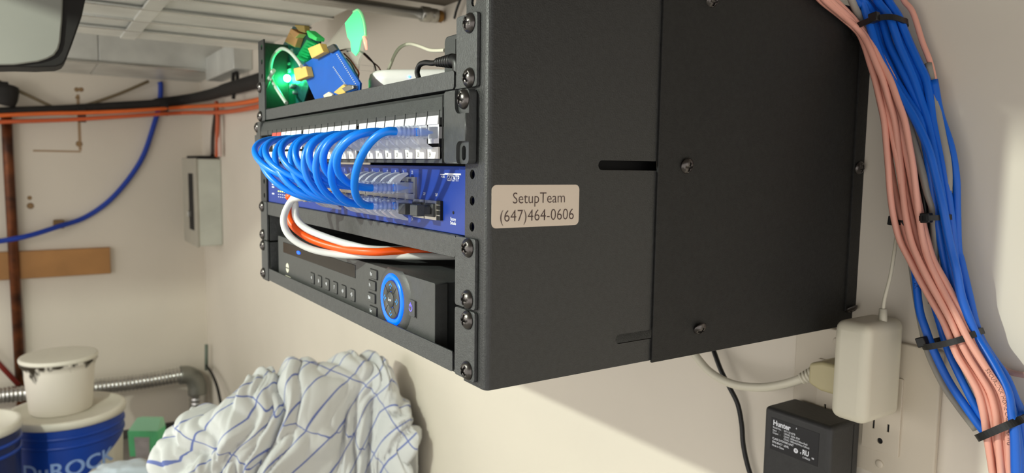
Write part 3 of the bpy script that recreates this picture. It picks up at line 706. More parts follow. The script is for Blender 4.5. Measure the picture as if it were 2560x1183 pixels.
# ------------------------------------------------------------------ vertical cable bundle on the right
def interp(tab, v):
    if v <= tab[0][1]: a, b = tab[0], tab[1]
    else:
        a, b = tab[-2], tab[-1]
        for i in range(len(tab)-1):
            if tab[i][1] <= v <= tab[i+1][1]: a, b = tab[i], tab[i+1]; break
    return a[0]+(b[0]-a[0])*(v-a[1])/(b[1]-a[1])
PL = [(2020,-40),(2051,0),(2099,39),(2143,79),(2159,115),(2183,200),(2206,294),(2216,367),(2227,446),(2234,514),(2255,600),(2292,681),(2318,734),(2342,775),(2364,823),(2378,876),(2407,923),(2439,981),(2455,1034),(2465,1086),(2476,1139),(2484,1183),(2500,1260)]
PR = [(2050,-40),(2085,0),(2130,45),(2160,80),(2186,115),(2230,200),(2264,300),(2288,420),(2304,514),(2329,640),(2378,740),(2428,845),(2478,930),(2518,1000),(2524,1090),(2528,1183),(2540,1260)]
BL = [(2120,-40),(2133,0),(2172,40),(2190,115),(2232,200),(2298,300),(2318,380),(2330,460),(2345,560),(2360,650),(2375,740),(2400,830),(2440,900),(2490,980),(2520,1060),(2535,1183),(2550,1260)]
BR = [(2215,-40),(2226,0),(2250,40),(2280,115),(2316,200),(2333,300),(2350,380),(2365,460),(2380,560),(2390,650),(2405,740),(2425,810),(2470,880),(2520,950),(2550,1040),(2570,1183),(2590,1260)]
YS = [-40,0,39,79,115,160,200,250,300,367,420,480,540,600,650,700,750,800,845,890,935,981,1034,1086,1139,1190,1260]
def lane(LT, RT, t, ph, amp, yb, ya=2.0):
    pts = []
    for i, v in enumerate(YS):
        a, b = interp(LT, v), interp(RT, v)
        tt = t+amp*math.sin(ph+v*0.0085)
        p = up(a+(b-a)*tt, v, 'y', yb+ya*math.sin(ph*1.7+v*0.011))
        if p.x < 257.5: p = up(a+(b-a)*tt, v, 'x', 257.5+(yb-346)*0.35)
        pts.append(p)
    return cat(pts, 4)
lbl = ['outermost left', 'second from the left', 'third from the left', 'fourth from the left', 'fifth from the left', 'sixth from the left', 'seventh from the left', 'rightmost of the front row']
PINK = []
for i in range(8):
    o = obj('network_cable', MB().tube(lane(PL, PR, i/7, i*1.9, 0.10, 346+((i*5)%3)*3.5), 2.45, 10), m_pink); PINK.append((o, lane(PL, PR, i/7, i*1.9, 0.10, 346+((i*5)%3)*3.5)))
    tag(o, 'salmon pink network cable in the tied bundle, %s' % lbl[i], 'cable', 'pink cables of the bundle')
for i in range(3):
    o = obj('network_cable', MB().tube(lane(PL, PR, 0.2+i*0.3, 1+i*2.3, 0.14, 357+i*1.5), 2.45, 10), m_pink)
    tag(o, 'salmon pink network cable buried behind the front pink row, %s' % ('left','middle','right')[i], 'cable', 'pink cables of the bundle')
for i in range(6):
    o = obj('network_cable', MB().tube(lane(BL, BR, 0.04+i*0.19, 0.6+i*2.1, 0.05, 358+((i*2)%3)*4), 3.1, 10), m_bluecat)
    tag(o, 'blue network cable of the bundle, %s of six at the top tie' % ('first from the left','second from the left','third from the left','fourth from the left','fifth from the left','rightmost')[i], 'cable', 'blue cables of the bundle')
def upx(px, py, y):
    p = up(px, py, 'y', y); return p if p.x > 258 else up(px, py, 'x', 258+(y-346)*0.3)
def free(name, pts, r, m, label, group=None):
    o = obj(name, MB().tube(cat([upx(px, py, y) for px, py, y in pts], 6), r, 10), m); tag(o, label, 'cable', group); return o
free('network_cable', [(2140,-40,352),(2168,40,350),(2198,136,350),(2240,220,350),(2282,288,349),(2319,367,348),(2340,446,348),(2356,514,348),(2366,566,349),(2378,623,350),(2392,681,350),(2403,739,352),(2423,797,353),(2441,840,355),(2466,880,353),(2494,928,350),(2519,981,347),(2529,1034,345),(2537,1086,344),(2540,1183,344),(2545,1260,344)], 3.1, m_bluecat, 'bright blue network cable crossing in front down to the right edge of the bundle', 'blue cables of the bundle')
free('network_cable', [(2335,200,366),(2350,283,366),(2377,367,366),(2390,446,366),(2392,524,366),(2395,620,366),(2403,655,366),(2424,744,366),(2440,813,366),(2458,858,366),(2504,928,366),(2530,981,366),(2551,1023,366),(2580,1090,366)], 2.9, m_bluecat, 'dark shaded blue network cable farthest right of the bundle', 'blue cables of the bundle')
CAB_LOW = free('network_cable', [(2270,560,362),(2278,620,360),(2288,681,357),(2298,771,354),(2314,823,353),(2336,881,354),(2373,955,355),(2415,1018,357),(2457,1076,358),(2500,1125,360),(2530,1190,360)], 3.0, m_bluecat, 'blue network cable bowing out lowest on the left of the bundle', 'blue cables of the bundle')
free('network_cable', [(2310,640,366),(2330,740,364),(2350,810,362),(2368,870,360),(2392,925,358),(2422,985,358),(2448,1035,360),(2480,1100,362),(2510,1190,364)], 2.8, m_bluecat, 'blue network cable bowing left just inside the lowest one', 'blue cables of the bundle')
free('network_cable', [(2115,-40,362),(2135,15,361),(2165,70,360),(2200,150,359),(2230,210,357),(2251,252,355),(2277,330,354),(2303,420,354),(2319,482,356),(2334,530,358),(2338,600,360),(2336,680,362),(2330,760,364)], 2.9, m_grey, 'grey network cable between the pink and the blue cables', 'grey cables of the bundle')
free('network_cable', [(2320,160,370),(2335,236,366),(2356,341,362),(2370,420,361),(2369,503,361),(2360,577,362),(2362,640,364),(2372,700,368)], 2.9, m_grey, 'grey network cable right of the bright blue one', 'grey cables of the bundle')
free('network_cable', [(2268,600,368),(2280,668,366),(2290,740,365),(2303,810,364),(2320,880,364),(2357,960,365),(2395,1016,367),(2440,1075,370)], 2.6, m_grey, 'pale grey network cable bowing out left behind the lowest blue one', 'grey cables of the bundle')
free('network_cable', [(2248,290,364),(2277,357,361),(2294,420,360),(2309,493,361),(2316,560,362),(2322,640,364),(2335,720,368)], 2.6, m_zip, 'black cable showing in the gap between pink and grey cables')
free('network_cable', [(2248,-40,372),(2259,0,372),(2282,31,372),(2306,105,372),(2324,152,372),(2335,199,373),(2342,260,375)], 2.2, m_pink, 'single salmon cable curving apart at the top right of the bundle', 'pink cables of the bundle')
free('network_cable', [(2480,905,376),(2505,920,376),(2530,932,376),(2560,938,376),(2600,945,376)], 2.3, M('brown_pink_jacket', (188,150,138), 0.5), 'dull pink cable leaving the bundle to the right along the wall')
def ztie(A, B, y0, y1, head, label, w=4.6, lift=0.0):
    a, b = up(A[0], A[1], 'y', (y0+y1)/2), up(B[0], B[1], 'y', (y0+y1)/2); c = (a+b)/2; u_ = (b-a)/2; ax = u_.cross(Vector((0,1,0))).normalized()
    path = []
    for i in range(56):
        w_ = 2*math.pi*i/56; ca, sa = math.cos(w_), math.sin(w_)
        f = lambda q: math.copysign(abs(q)**0.75, q)
        path.append(c+u_*f(ca)+Vector((0,-1,0))*((y1-y0)/2)*f(sa)+ax*lift*max(0, sa))
    t = thing('cable_tie', a, label, 'cable tie', 'black cable ties on the bundle')
    obj('strap', MB().strap(path, w, 1.3, ax), m_zip, t)
    h = up(head[0], head[1], 'y', head[2]); uu = u_.normalized(); nn = Vector((0,1,0))
    P = [h+uu*i*3.6+ax*j*3.8+nn*k*3.0 for k in (-1, 1) for (i, j) in ((-1,-1),(1,-1),(1,1),(-1,1))]
    obj('tie_head', MB().hexa(P), m_zip, t, bev=0.8)
    return t
ztie((2146,92), (2256,52), 343, 377, (2186,44,342), 'black cable tie around the bundle near the top edge', lift=4)
ztie((2312,545), (2378,543), 344, 377, (2316,545,346), 'small black cable tie around the blue and grey cables', w=4.0)
ztie((2238,550), (2304,560), 352, 377, (2234,552,360), 'black cable tie whose head sticks out left of the pink cables', w=4.0)
ztie((2318,858), (2446,830), 341, 376, (2306,855,346), 'black cable tie with big head around the lower bundle', lift=-3)
ztie((2458,1090), (2576,1040), 339, 377, (2574,1046,342), 'black cable tie at the lower right corner of the bundle', w=5.2)

# ------------------------------------------------------------------ ducts and pipes overhead and on the far wall
def struct_group(name, loc, label, cat_): return thing(name, loc, label, cat_)
da = thing('sheet_metal_duct', (-800, -700, 215), 'wide galvanised duct overhead with its seamed underside above the circuit boards', 'duct')
YE = up(895, 20, 'x', -523.8).y
Xe = [-523.8, -640, -760, -880, -1000, -1110]
for i in range(5):
    b = MB().box(Xe[i+1]+1.0, Xe[i]-1.0, -1800, YE, 215+(i % 2)*3, 515)
    obj('duct_panel', b, m_galv, da, bev=1.5)
for i in range(1, 5):
    obj('standing_seam', MB().box(Xe[i]-3, Xe[i]+3, -1800, YE+2, 211, 216), m_galvb, da, bev=1.2)
for y in (-300, -40):
    obj('cross_brace', MB().box(-1108, -526, y-14, y+14, 211.5, 215.5), m_galv, da, bev=1.0)
ep = thing('conduit_pipe', (-520, -600, 205), 'bright metal conduit along the near edge of the overhead duct', 'pipe')
obj('pipe', MB().tube([(-516, -1790, 214), (-516, -400, 214), (-516, 345, 214)], 9.5, 16), m_galvb, ep)
obj('coupling', MB().lathe([(11.5,0),(13,2),(13,16),(10.5,18),(12,20),(12,30),(9,31)], (-516, 338, 214), (0,1,0), 16), m_tin, ep)
obj('end_bushing', MB().lathe([(9,0),(10.5,2),(10.5,9),(7,12)], (-516, 368, 214), (0,1,0), 12), M('brass_fitting', (150,112,60), 0.4, metal=0.7, var=(60,0.4)), ep)
dbk = thing('sheet_metal_duct', (-2400, -700, 285), 'lower galvanised trunk duct running along the far left wall', 'duct')
for j, (y0, y1) in enumerate(((-1800,-420),(-420,-10),(-10,382.5))):
    obj('duct_panel', MB().box(-2631, -2215, y0+1, y1-1, 287, 425), m_galv, dbk, bev=2)
obj('duct_branch', MB().box(-2214, -1790, 325, 382.5, 252, 335), m_galv, dbk, bev=2)
obj('bottom_edge', MB().box(-2219, -2209, -1800, 382, 283, 293), m_galvb, dbk, bev=2)
obj('upper_edge', MB().box(-2219, -2209, -1800, 382, 420, 428), m_galvb, dbk, bev=2)
struct(obj('ceiling', MB().box(XW-100, 1500, -1800, YW+100, ZC, ZC+60), M('grey_ceiling', (150,146,138), 0.85, var=(4,0.1))))  # plain grey ceiling, slightly mottled
# grey housing with black rubber edge hanging nearer the camera
hx = -470.0
hg = thing('hanging_housing', (hx-30, up(90,80,'x',hx).y, up(90,165,'x',hx).z), 'light grey housing with thick black rounded edge hanging at the top left', 'housing')
fo = [up(px, py, 'x', hx) for px, py in ((-420,-160),(160,-160),(158,-20),(156,50),(151,105),(146,123),(135,138),(118,147),(95,154),(35,162),(-420,170))]
obj('face_panel', MB().prism(fo, (-30,0,0)), M('light_grey_plastic', (148,149,141), 0.5, var=(4,0.08)), hg, bev=2)
fo2 = [up(px, py, 'x', hx) for px, py in ((-420,-160),(226,-160),(218,-20),(205,40),(193,75),(180,112),(166,148),(158,160),(140,166),(90,168),(35,166.5),(-420,175))]
obj('black_edge', MB().prism([p+Vector((-3,0,0)) for p in fo2], (-60,0,0)), m_insul, hg, bev=2)

XP = XW+62
pi_ = obj('insulated_pipe', MB().tube(cat([up(-60,283,'x',XP), up(0,279,'x',XP), up(150,273,'x',XP), up(300,264,'x',XP), up(395,258,'x',XP), up(470,248,'x',XP)]+[up(520,238,'y',350), up(560,226,'y',352), up(610,212,'y',352), up(660,198,'y',352), up(700,186,'y',366), up(716,181,'y',YW+25)], 6), [15]*6*4+[20]*6*3+[22]*6*4+[22], 12), m_insul)
tag(pi_, 'black foam insulated pipe running along the far wall above the orange cables', 'pipe')
for k, (dz, lab_) in enumerate(((0, 'upper orange cable strung along the far wall under the black pipe'), (-22, 'lower orange cable strung along the far wall under the black pipe'))):
    p = [up(-60,296,'x',XP+18), up(0,291,'x',XP+18), up(120,285,'x',XP+18), up(200,281,'x',XP+18), up(300,277,'x',XP+18), up(400,273,'x',XP+18), up(470,269,'x',XP+18), up(530,265,'y',345), up(580,259,'y',345), up(640,249,'y',350), up(690,238,'y',362), up(704,235,'y',YW+15)]
    p = [q+Vector((0,0,dz+ (3*math.sin(i*1.3+k)))) for i, q in enumerate(p)]
    o = obj('orange_cable', MB().tube(cat(p, 6), 7.5, 10), M('orange_jacket_%s' % ('upper','lower')[k], (232,112,48) if k == 0 else (206,96,52), 0.5, var=(5,0.15))); tag(o, lab_, 'cable', 'orange cables on the far wall')
for px, py in ((205, 283), (412, 268)):
    p = up(px, py, 'x', XP+20)
    o = obj('pipe_strap', MB().strap([p+Vector((0,0,0))+Vector((10*math.cos(a)-14, 0, 30*math.sin(a))) for a in [2*math.pi*i/20 for i in range(20)]], 26, 3, (0,1,0)), m_zip)
    tag(o, 'black strap holding orange cables to the pipe, %s' % ('left one near the thin drooping cable' if px < 300 else 'beside the blue cable'), 'strap', 'pipe straps')
cpv = thing('copper_pipe', up(50,950,'x',XP), 'old brown copper pipe standing vertically in front of the far wall', 'pipe')
XQ = XW+20; a, b_ = up(16,292,'x',XQ), up(50,955,'x',XQ)
obj('pipe', MB().tube([Vector((XQ,a.y,a.z)), Vector((XQ,(a.y+b_.y)/2,0)), Vector((XQ,a.y,-ZF))], 17, 16), m_copper, cpv)
cvp = up(18,238,'x',XP)
obj('valve_body', MB().lathe([(18,-38),(30,-34),(34,-14),(34,14),(30,34),(18,38)], cvp, (0,0.2,1), 16), m_insul, cpv)
obj('valve_handle', MB().box(cvp.x-10, cvp.x+18, cvp.y-70, cvp.y+6, cvp.z+36, cvp.z+46), m_insul, cpv, bev=3)
bl = obj('blue_cable', MB().tube(cat([up(px, py, 'x', XW+12+ (70 if px < 100 else (35 if px < 180 else 0))) for px, py in ((399,205),(402,214),(399,260),(385,312),(358,390),(320,450),(270,505),(210,545),(145,567),(70,590),(0,603),(-60,610))], 8), 9.5, 10), M('royal_blue_cable', (24,62,168), 0.4, var=(6,0.1)))
tag(bl, 'blue cable hanging in a wide curve across the far wall', 'cable')
clp = up(147,562,'x',XW+24); o = obj('cable_clip', MB().box(clp.x-22, clp.x+13, clp.y-18, clp.y+18, clp.z-14, clp.z+18), M('brown_clip', (120,92,56), 0.6), bev=4); tag(o, 'small brown clip holding the hanging blue cable to the wall', 'clip')
for pts, lb_ in (([(-40,182),(0,205),(60,234),(132,268)], 'thin brown cable slanting down from the upper left to the black pipe'), ([(205,266),(250,252),(310,230),(372,203)], 'thin brown cable rising from the black pipe to the blue cable')):
    o = obj('brown_cable', MB().tube(cat([up(px, py, 'x', XW+50) for px, py in pts], 6), 6, 8), M('brown_cable_%d' % len(lb_), (112,98,74), 0.6)); tag(o, lb_, 'cable')
wb = obj('wooden_board', MB().box(XW, XW+19, -700, 31, -482, -379), m_wood, bev=2); tag(wb, 'short pine board fixed flat to the far wall behind the copper pipe', 'board')
lines = MB()
for (a0, a1) in (((196,238),(199,374)), ((85,377),(200,379))):
    A, B = up(a0[0],a0[1],'x',XW), up(a1[0],a1[1],'x',XW)
    lines.box(XW-0.2, XW+0.8, min(A.y,B.y)-3, max(A.y,B.y)+3, min(A.z,B.z)-3, max(A.z,B.z)+3)
wall_l = bpy.data.objects['wall_left']
obj('pencil_outline', lines, M('brown_pencil', (166,140,110), 0.8), wall_l)
for i, (px, py, w) in enumerate(((198,360,12),(192,224,9),(203,224,9),(194,244,8),(76,515,12),(74,495,8))):
    p = up(px, py, 'x', XW); obj('smudge', MB().lathe([(w,0),(w*0.7,1.0),(0.1,1.2)], (XW, p.y, p.z), (1,0,0), 10), M('smudge_%d' % i, (150,122,88), 0.9), wall_l)
# disconnect box near the corner
xr = up(555,500,'y',YW).x; yf = up(490,500,'x',xr).y; xl_ = up(458,500,'y',yf).x
z1_, z0_ = up(555,398,'y',YW).z, up(555,612,'y',YW).z
eb = thing('electrical_box', ((xr+xl_)/2, (yf+YW)/2, z0_), 'grey metal electrical box with black front slot on the back wall near the corner', 'electrical box')
obj('box_body', MB().box(xl_, xr, yf+6, YW, z0_, z1_), m_boxgrey, eb, bev=4)
obj('front_cover', MB().box(xl_-4, xr+3, yf, yf+8, z0_-4, z1_+2), M('grey_enamel_cover', (176,172,158), 0.5, var=(12,0.1)), eb, bev=3)
wx = xr-xl_
obj('switch_slot', MB().box(xl_+wx*0.50, xl_+wx*0.82, yf-2, yf+2, z0_+(z1_-z0_)*0.17, z1_-(z1_-z0_)*0.17), m_hole, eb, bev=1)
obj('switch_lever', MB().box(xl_+wx*0.52, xl_+wx*0.6, yf-12, yf, z0_+(z1_-z0_)*0.32, z0_+(z1_-z0_)*0.39), m_tin, eb, bev=2)
obj('top_bushing', MB().box(xl_+20, xr-10, yf+14, YW-12, z1_, z1_+12), m_insul, eb, bev=3)
for i, (pts, mc, lb_) in enumerate((([(548,400),(549,340),(550,300),(547,262)], (196,96,60), 'orange red cable rising from the top of the grey electrical box'), ([(537,400),(538,350),(542,310),(547,270)], (62,48,42), 'dark cable rising from the top of the grey electrical box'), ([(556,400),(555,360),(553,320),(551,290)], (216,190,180), 'pale cable rising from the top of the grey electrical box'))):
    y_ = (yf+YW)/2+20
    o = obj('riser_cable', MB().tube(cat([up(px-6, py-8, 'y', y_+4*i) for px, py in pts], 6), 7, 8), M('riser_%d' % i, mc, 0.5)); tag(o, lb_, 'cable', 'riser cables above the electrical box')
# flexible foil duct along the far wall
fd = thing('flexible_duct', up(300,1000,'x',XW+70), 'silver flexible foil duct running along the far wall into an elbow', 'duct')
pth = cat([up(-80,1004,'x',XW+70), up(0,990,'x',XW+70), up(120,978,'x',XW+70), up(240,968,'x',XW+72), up(350,955,'x',XW+74), up(452,938,'x',XW+76)], 44)
obj('corrugated_run', MB().tube(pth, [31 if i % 4 < 2 else 28.5 for i in range(len(pth))], 16), m_foil, fd)
e_ = [up(450,938,'x',XW+76), up(470,938,'x',XW+76), up(484,946,'x',XW+76), up(492,962,'x',XW+76), up(494,985,'x',XW+76)]
obj('elbow', MB().tube(cat(e_, 6), 37, 18), M('dull_duct_elbow', (150,150,142), 0.4, metal=0.7, var=(10,0.2)), fd)
pth = cat([up(494,975,'x',XW+76), up(496,1040,'x',XW+76), up(498,1090,'x',XW+76), Vector((XW+76, up(498,1090,'x',XW+76).y, -ZF+2))], 26)
obj('corrugated_drop', MB().tube(pth, [34 if i % 4 < 2 else 31.5 for i in range(len(pth))], 16), m_foil, fd)
o = obj('thin_pipe', MB().tube([up(516,862,'y',360), up(516,925,'y',360)], 7, 8), M('grey_green_pipe', (108,120,108), 0.5)); tag(o, 'thin grey green pipe standing in the corner above the duct elbow', 'pipe')
o = obj('black_hose', MB().tube(cat([up(516,915,'y',358), up(530,935,'y',352), up(543,968,'y',345), up(552,1010,'y',345), up(560,1060,'y',345), up(566,1120,'y',345), up(570,1190,'y',345)], 6), 5.5, 8), m_insul); tag(o, 'thin black hose arching down the corner behind the cloth heap', 'hose')

o = obj('red_stick', MB().tube([up(-40,870,'x',XW+45), up(46,962,'x',XW+45)], 9, 10), M('dark_red_paint', (120,34,26), 0.5)); tag(o, 'thin dark red stick leaning at the foot of the copper pipe', 'stick')
hk = up(588, 196, 'y', 348)
o = obj('pipe_hanger', MB().tube([hk+Vector((30*math.cos(a), 0, 26*math.sin(a))) for a in [2*math.pi*i/24 for i in range(25)]], 6, 8).tube([hk+Vector((0,0,26)), hk+Vector((-14,0,70)), hk+Vector((-20,0,110))], 6, 8).tube([hk+Vector((-10,0,-26)), hk+Vector((-22,-2,-64))], 6, 8), m_insul)
tag(o, 'dark ring hanger above the black pipe left of the rack', 'hanger')
# ------------------------------------------------------------------ buckets, carton, bag
def dirty(name, col, z0, z1):
    """plastic with dried dark splashes in a band under the rim"""
    m = M(name, col, 0.5); nt = m.node_tree; p = nt.nodes['Principled BSDF']
    tc = nt.nodes.new('ShaderNodeTexCoord'); sp = nt.nodes.new('ShaderNodeSeparateXYZ'); nt.links.new(tc.outputs['Object'], sp.inputs[0])
    mp = nt.nodes.new('ShaderNodeMapping'); mp.inputs['Scale'].default_value = (18, 18, 7); nt.links.new(tc.outputs['Object'], mp.inputs[0])
    n = nt.nodes.new('ShaderNodeTexNoise'); n.inputs['Scale'].default_value = 1.6; n.inputs['Detail'].default_value = 4; nt.links.new(mp.outputs[0], n.inputs['Vector'])
    mr = nt.nodes.new('ShaderNodeMapRange'); mr.inputs[1].default_value = z0*S; mr.inputs[2].default_value = z1*S; mr.inputs[3].default_value = -0.22; mr.inputs[4].default_value = 0.16
    nt.links.new(sp.outputs[2], mr.inputs[0]); ad = nt.nodes.new('ShaderNodeMath'); ad.operation = 'ADD'
    nt.links.new(n.outputs['Fac'], ad.inputs[0]); nt.links.new(mr.outputs[0], ad.inputs[1])
    r = nt.nodes.new('ShaderNodeValToRGB'); r.color_ramp.elements[0].position = 0.53; r.color_ramp.elements[1].position = 0.6
    r.color_ramp.elements[0].color = rgb(col); r.color_ramp.elements[1].color = rgb((52,44,32))
    nt.links.new(ad.outputs[0], r.inputs['Fac']); nt.links.new(r.outputs['Color'], p.inputs['Base Color']); return m
m_bwhite = M('bucket_white', (226,222,208), 0.45, var=(8,0.05)); m_bblue = M('bucket_blue_label', (14,62,158), 0.4, var=(8,0.15))
def big_bucket(cx, cy, zl, R, label, darker=False, words=None):
    t = thing('bucket', (cx, cy, -ZF), label, 'bucket')
    H = zl+ZF; rb = R*0.86
    obj('bucket_body', MB().lathe([(rb-4,0.5),(rb,6),(R*0.95,H-30),(R*0.95,H-12)], (cx, cy, -ZF), (0,0,1), 48), m_bwhite, t)
    n = 72; vs = []; fs = []; rows = 10
    away = math.atan2(CY-cy, CX-cx)
    for i in range(n+1):
        an = 2*math.pi*i/n; rel = (an-away+math.pi) % (2*math.pi)-math.pi
        depth = max(84, min(H-40, 190-105*math.sin(max(-1.57, min(1.57, rel)))))
        if words is None: depth = H-40
        for j in range(rows+1):
            z = H-22-(depth-22)*j/rows; r = rb+(R*0.95-rb)*(z/(H-30))+1.2
            vs.append((cx+r*math.cos(an), cy+r*math.sin(an), -ZF+z))
    for i in range(n):
        for j in range(rows): fs.append((i*(rows+1)+j, (i+1)*(rows+1)+j, (i+1)*(rows+1)+j+1, i*(rows+1)+j+1))
    lb_ = obj('blue_label', MB().add(vs, fs, True), m_bblue if not darker else M('bucket_navy_label', (16,34,86), 0.4), t)
    for hh in (H-52, H-78):
        r = rb+(R*0.95-rb)*(hh/(H-30)); obj('band', MB().lathe([(r+1,0),(r+5,2),(r+5,8),(r+1,10)], (cx, cy, -ZF+hh), (0,0,1), 48), m_bblue, t)
    obj('lid', MB().lathe([(R*0.93,-22),(R,-20),(R,-2),(R*0.985,0),(R*0.9,0),(R*0.88,-7),(0.1,-7)], (cx, cy, zl), (0,0,1), 56), m_bwhite, t)
    if words:
        cu = bpy.data.curves.new('t', 'FONT'); cu.body = words; cu.align_x = 'CENTER'; cu.offset = 0.02
        to = bpy.data.objects.new('t', cu); C.objects.link(to); dg = bpy.context.evaluated_depsgraph_get()
        me = bpy.data.meshes.new_from_object(to.evaluated_get(dg)); bpy.data.objects.remove(to); bpy.data.curves.remove(cu)
        for v in me.vertices:
            x = v.co.x*58*1.05; y = v.co.y*58; z = H-152+y+x*0.06
            r = rb+(R*0.95-rb)*(z/(H-30))+2.0; an = away-0.02+x/r
            v.co = Vector((r*math.cos(an), r*math.sin(an), z))*S
        me.name = 'lettering'; o = bpy.data.objects.new('lettering', me); C.objects.link(o); me.materials.append(M('pale_blue_print', (140,170,222), 0.5)); o.parent = t; ORG[o] = ORG[t]
    return t
p = at(168, 1018, 2100); big_bucket(p.x, p.y, p.z, 150, 'large blue and white bucket with white lid below the far wall', words='DUROCK'.replace('DUR', 'DuR'))
zlid = p.z-7
p2 = at(-92, 1062, 1800); big_bucket(p2.x, p2.y, p2.z, 122, 'dark blue bucket cut off by the left edge of the photo', darker=True)
sb = thing('small_bucket', (p.x-12, p.y-14, zlid), 'small dirty white plaster bucket standing on the lid of the large blue bucket', 'bucket')
sx_, sy_ = p.x-12, p.y-14
obj('bucket_body', MB().lathe([(76,0),(79,3),(89,125),(93,140),(97,142),(97,158),(93,160),(91,150),(0.1,148)], (sx_, sy_, zlid), (0,0,1), 48), dirty('dirty_white_plastic', (226,220,208), 70, 150), sb)
obj('rim', MB().lathe([(97.2,0),(99,2),(99,9),(97,12),(92,12)], (sx_, sy_, zlid+150), (0,0,1), 48), m_bwhite, sb)
g = at(368, 1055, 2420); gz = g.z
gc = thing('carton', (g.x, g.y, -ZF), 'green and white carton with folded top standing left of the cloth heap', 'carton')
hh = gz+ZF; th = 0.45; ux, uy = Vector((math.cos(-th),math.sin(-th),0)), Vector((math.sin(th),math.cos(th),0))
fr, sd = CR.copy(), _f.copy(); fr.z = 0; sd.z = 0; fr.normalize(); sd.normalize()
def cpt(a, b2, z): return Vector((g.x, g.y, -ZF))+fr*a+sd*b2+Vector((0,0,z))
W2 = 48
m_cart = M('white_carton', (226,220,212), 0.6, var=(20,0.15), col2=(120,84,84)); m_cgreen = M('green_carton_print', (120,235,165), 0.5, var=(20,0.12))
obj('body', MB().hexa([cpt(-W2,-W2*0.6,0),cpt(W2,-W2*0.6,0),cpt(W2,W2*0.6,0),cpt(-W2,W2*0.6,0),cpt(-W2,-W2*0.6,hh-110),cpt(W2,-W2*0.6,hh-110),cpt(W2,W2*0.6,hh-110),cpt(-W2,W2*0.6,hh-110)]), m_cart, gc, bev=2)
obj('upper_body', MB().hexa([cpt(-W2,-W2*0.6,hh-110),cpt(W2,-W2*0.6,hh-110),cpt(W2,W2*0.6,hh-110),cpt(-W2,W2*0.6,hh-110),cpt(-W2*1.08,-W2*0.6,hh-22),cpt(W2*1.0,-W2*0.6,hh-22),cpt(W2,W2*0.6,hh-22),cpt(-W2,W2*0.6,hh-22)]), m_cgreen, gc, bev=2)
obj('folded_top', MB().hexa([cpt(-W2*1.05,-W2*0.6,hh-22),cpt(W2,-W2*0.6,hh-22),cpt(W2,W2*0.6,hh-22),cpt(-W2,W2*0.6,hh-22),cpt(-W2*0.7,0,hh+14),cpt(W2*0.95,0,hh+14),cpt(W2*0.9,W2*0.5,hh+10),cpt(-W2*0.6,W2*0.5,hh+10)]), M('pale_green_carton', (175,240,200), 0.5), gc, bev=2)
obj('label_panel', MB().hexa([cpt(-W2*0.55,-W2*0.6-1.2,hh-112),cpt(W2*0.4,-W2*0.6-1.2,hh-112),cpt(W2*0.4,-W2*0.6+2,hh-112),cpt(-W2*0.55,-W2*0.6+2,hh-112),cpt(-W2*0.62,-W2*0.6-1.2,hh-42),cpt(W2*0.42,-W2*0.6-1.2,hh-42),cpt(W2*0.42,-W2*0.6+2,hh-42),cpt(-W2*0.62,-W2*0.6+2,hh-42)]), M('carton_label', (206,200,204), 0.5, var=(30,0.2)), gc)
g2 = at(300, 1168, 1720)
b = MB(); prof = [(70,0),(92,30),(96,150),(88,(g2.z+ZF)*0.75),(70,(g2.z+ZF)*0.95),(30,(g2.z+ZF)),(0.1,(g2.z+ZF)+4)]
b.lathe(cat([(r, h, 0) for r, h in prof], 5) and [(max(0.1, q_.x), q_.y) for q_ in cat([(r, h, 0) for r, h in prof], 5)], (g2.x, g2.y, -ZF), (0,0,1), 40)
for v in b.v:
    d_ = noise.noise(Vector((v.x, v.y, v.z*0.5))*0.02)*14+noise.noise(Vector(v)*0.05)*6
    if v.z > -ZF+5: v += Vector((v.x-g2.x, v.y-g2.y, 0)).normalized()*d_+Vector((0,0,d_*0.5))
bagm = M('pale_blue_plastic_film', (206,220,232), 0.3, var=(12,0.08))
o = obj('plastic_bag', b, bagm); tag(o, 'pale blue plastic bag standing at the bottom edge in front of the blue bucket', 'bag')

# ------------------------------------------------------------------ crumpled striped cloth
SIL = [(392,1150),(398,1110),(405,1090),(422,1073),(450,1062),(466,1046),(480,1036),(520,1031),(560,1027),(590,1008),(612,985),(622,962),(650,945),(700,926),(740,915),(770,905),(800,901),(840,893),(880,886),(925,880),(955,880),(972,890),(984,915),(992,950),(1003,990),(1015,1030),(1030,1062),(1040,1100),(1034,1150),(1030,1183)]
DEP = 1130.0
O0 = at(720, 1183, DEP); zf = -ZF
fwd = Vector((_f.x, _f.y, 0)).normalized(); rgt = Vector((fwd.y, -fwd.x, 0))
cols = []
def silz(px):
    for i in range(len(SIL)-1):
        if SIL[i][0] <= px <= SIL[i+1][0] and SIL[i+1][0] > SIL[i][0]:
            f_ = (px-SIL[i][0])/(SIL[i+1][0]-SIL[i][0]); return SIL[i][1]+(SIL[i+1][1]-SIL[i][1])*f_
    return SIL[-1][1]
NS, NT = 230, 170
def dfy(px, py, y):
    d = ray(px, py); return (y-CAM.y)/d.y
def depth_at(e, px, py):
    T = ((0, 1150), (0.3, 1215), (0.6, 1310), (0.85, dfy(940, 900, 322)), (1.0, dfy(1036, 1100, 346)))
    for k in range(4):
        if T[k][0] <= e <= T[k+1][0]: return T[k][1]+(T[k+1][1]-T[k][1])*(e-T[k][0])/(T[k+1][0]-T[k][0])
    return T[-1][1]
vs = []; uvs = []
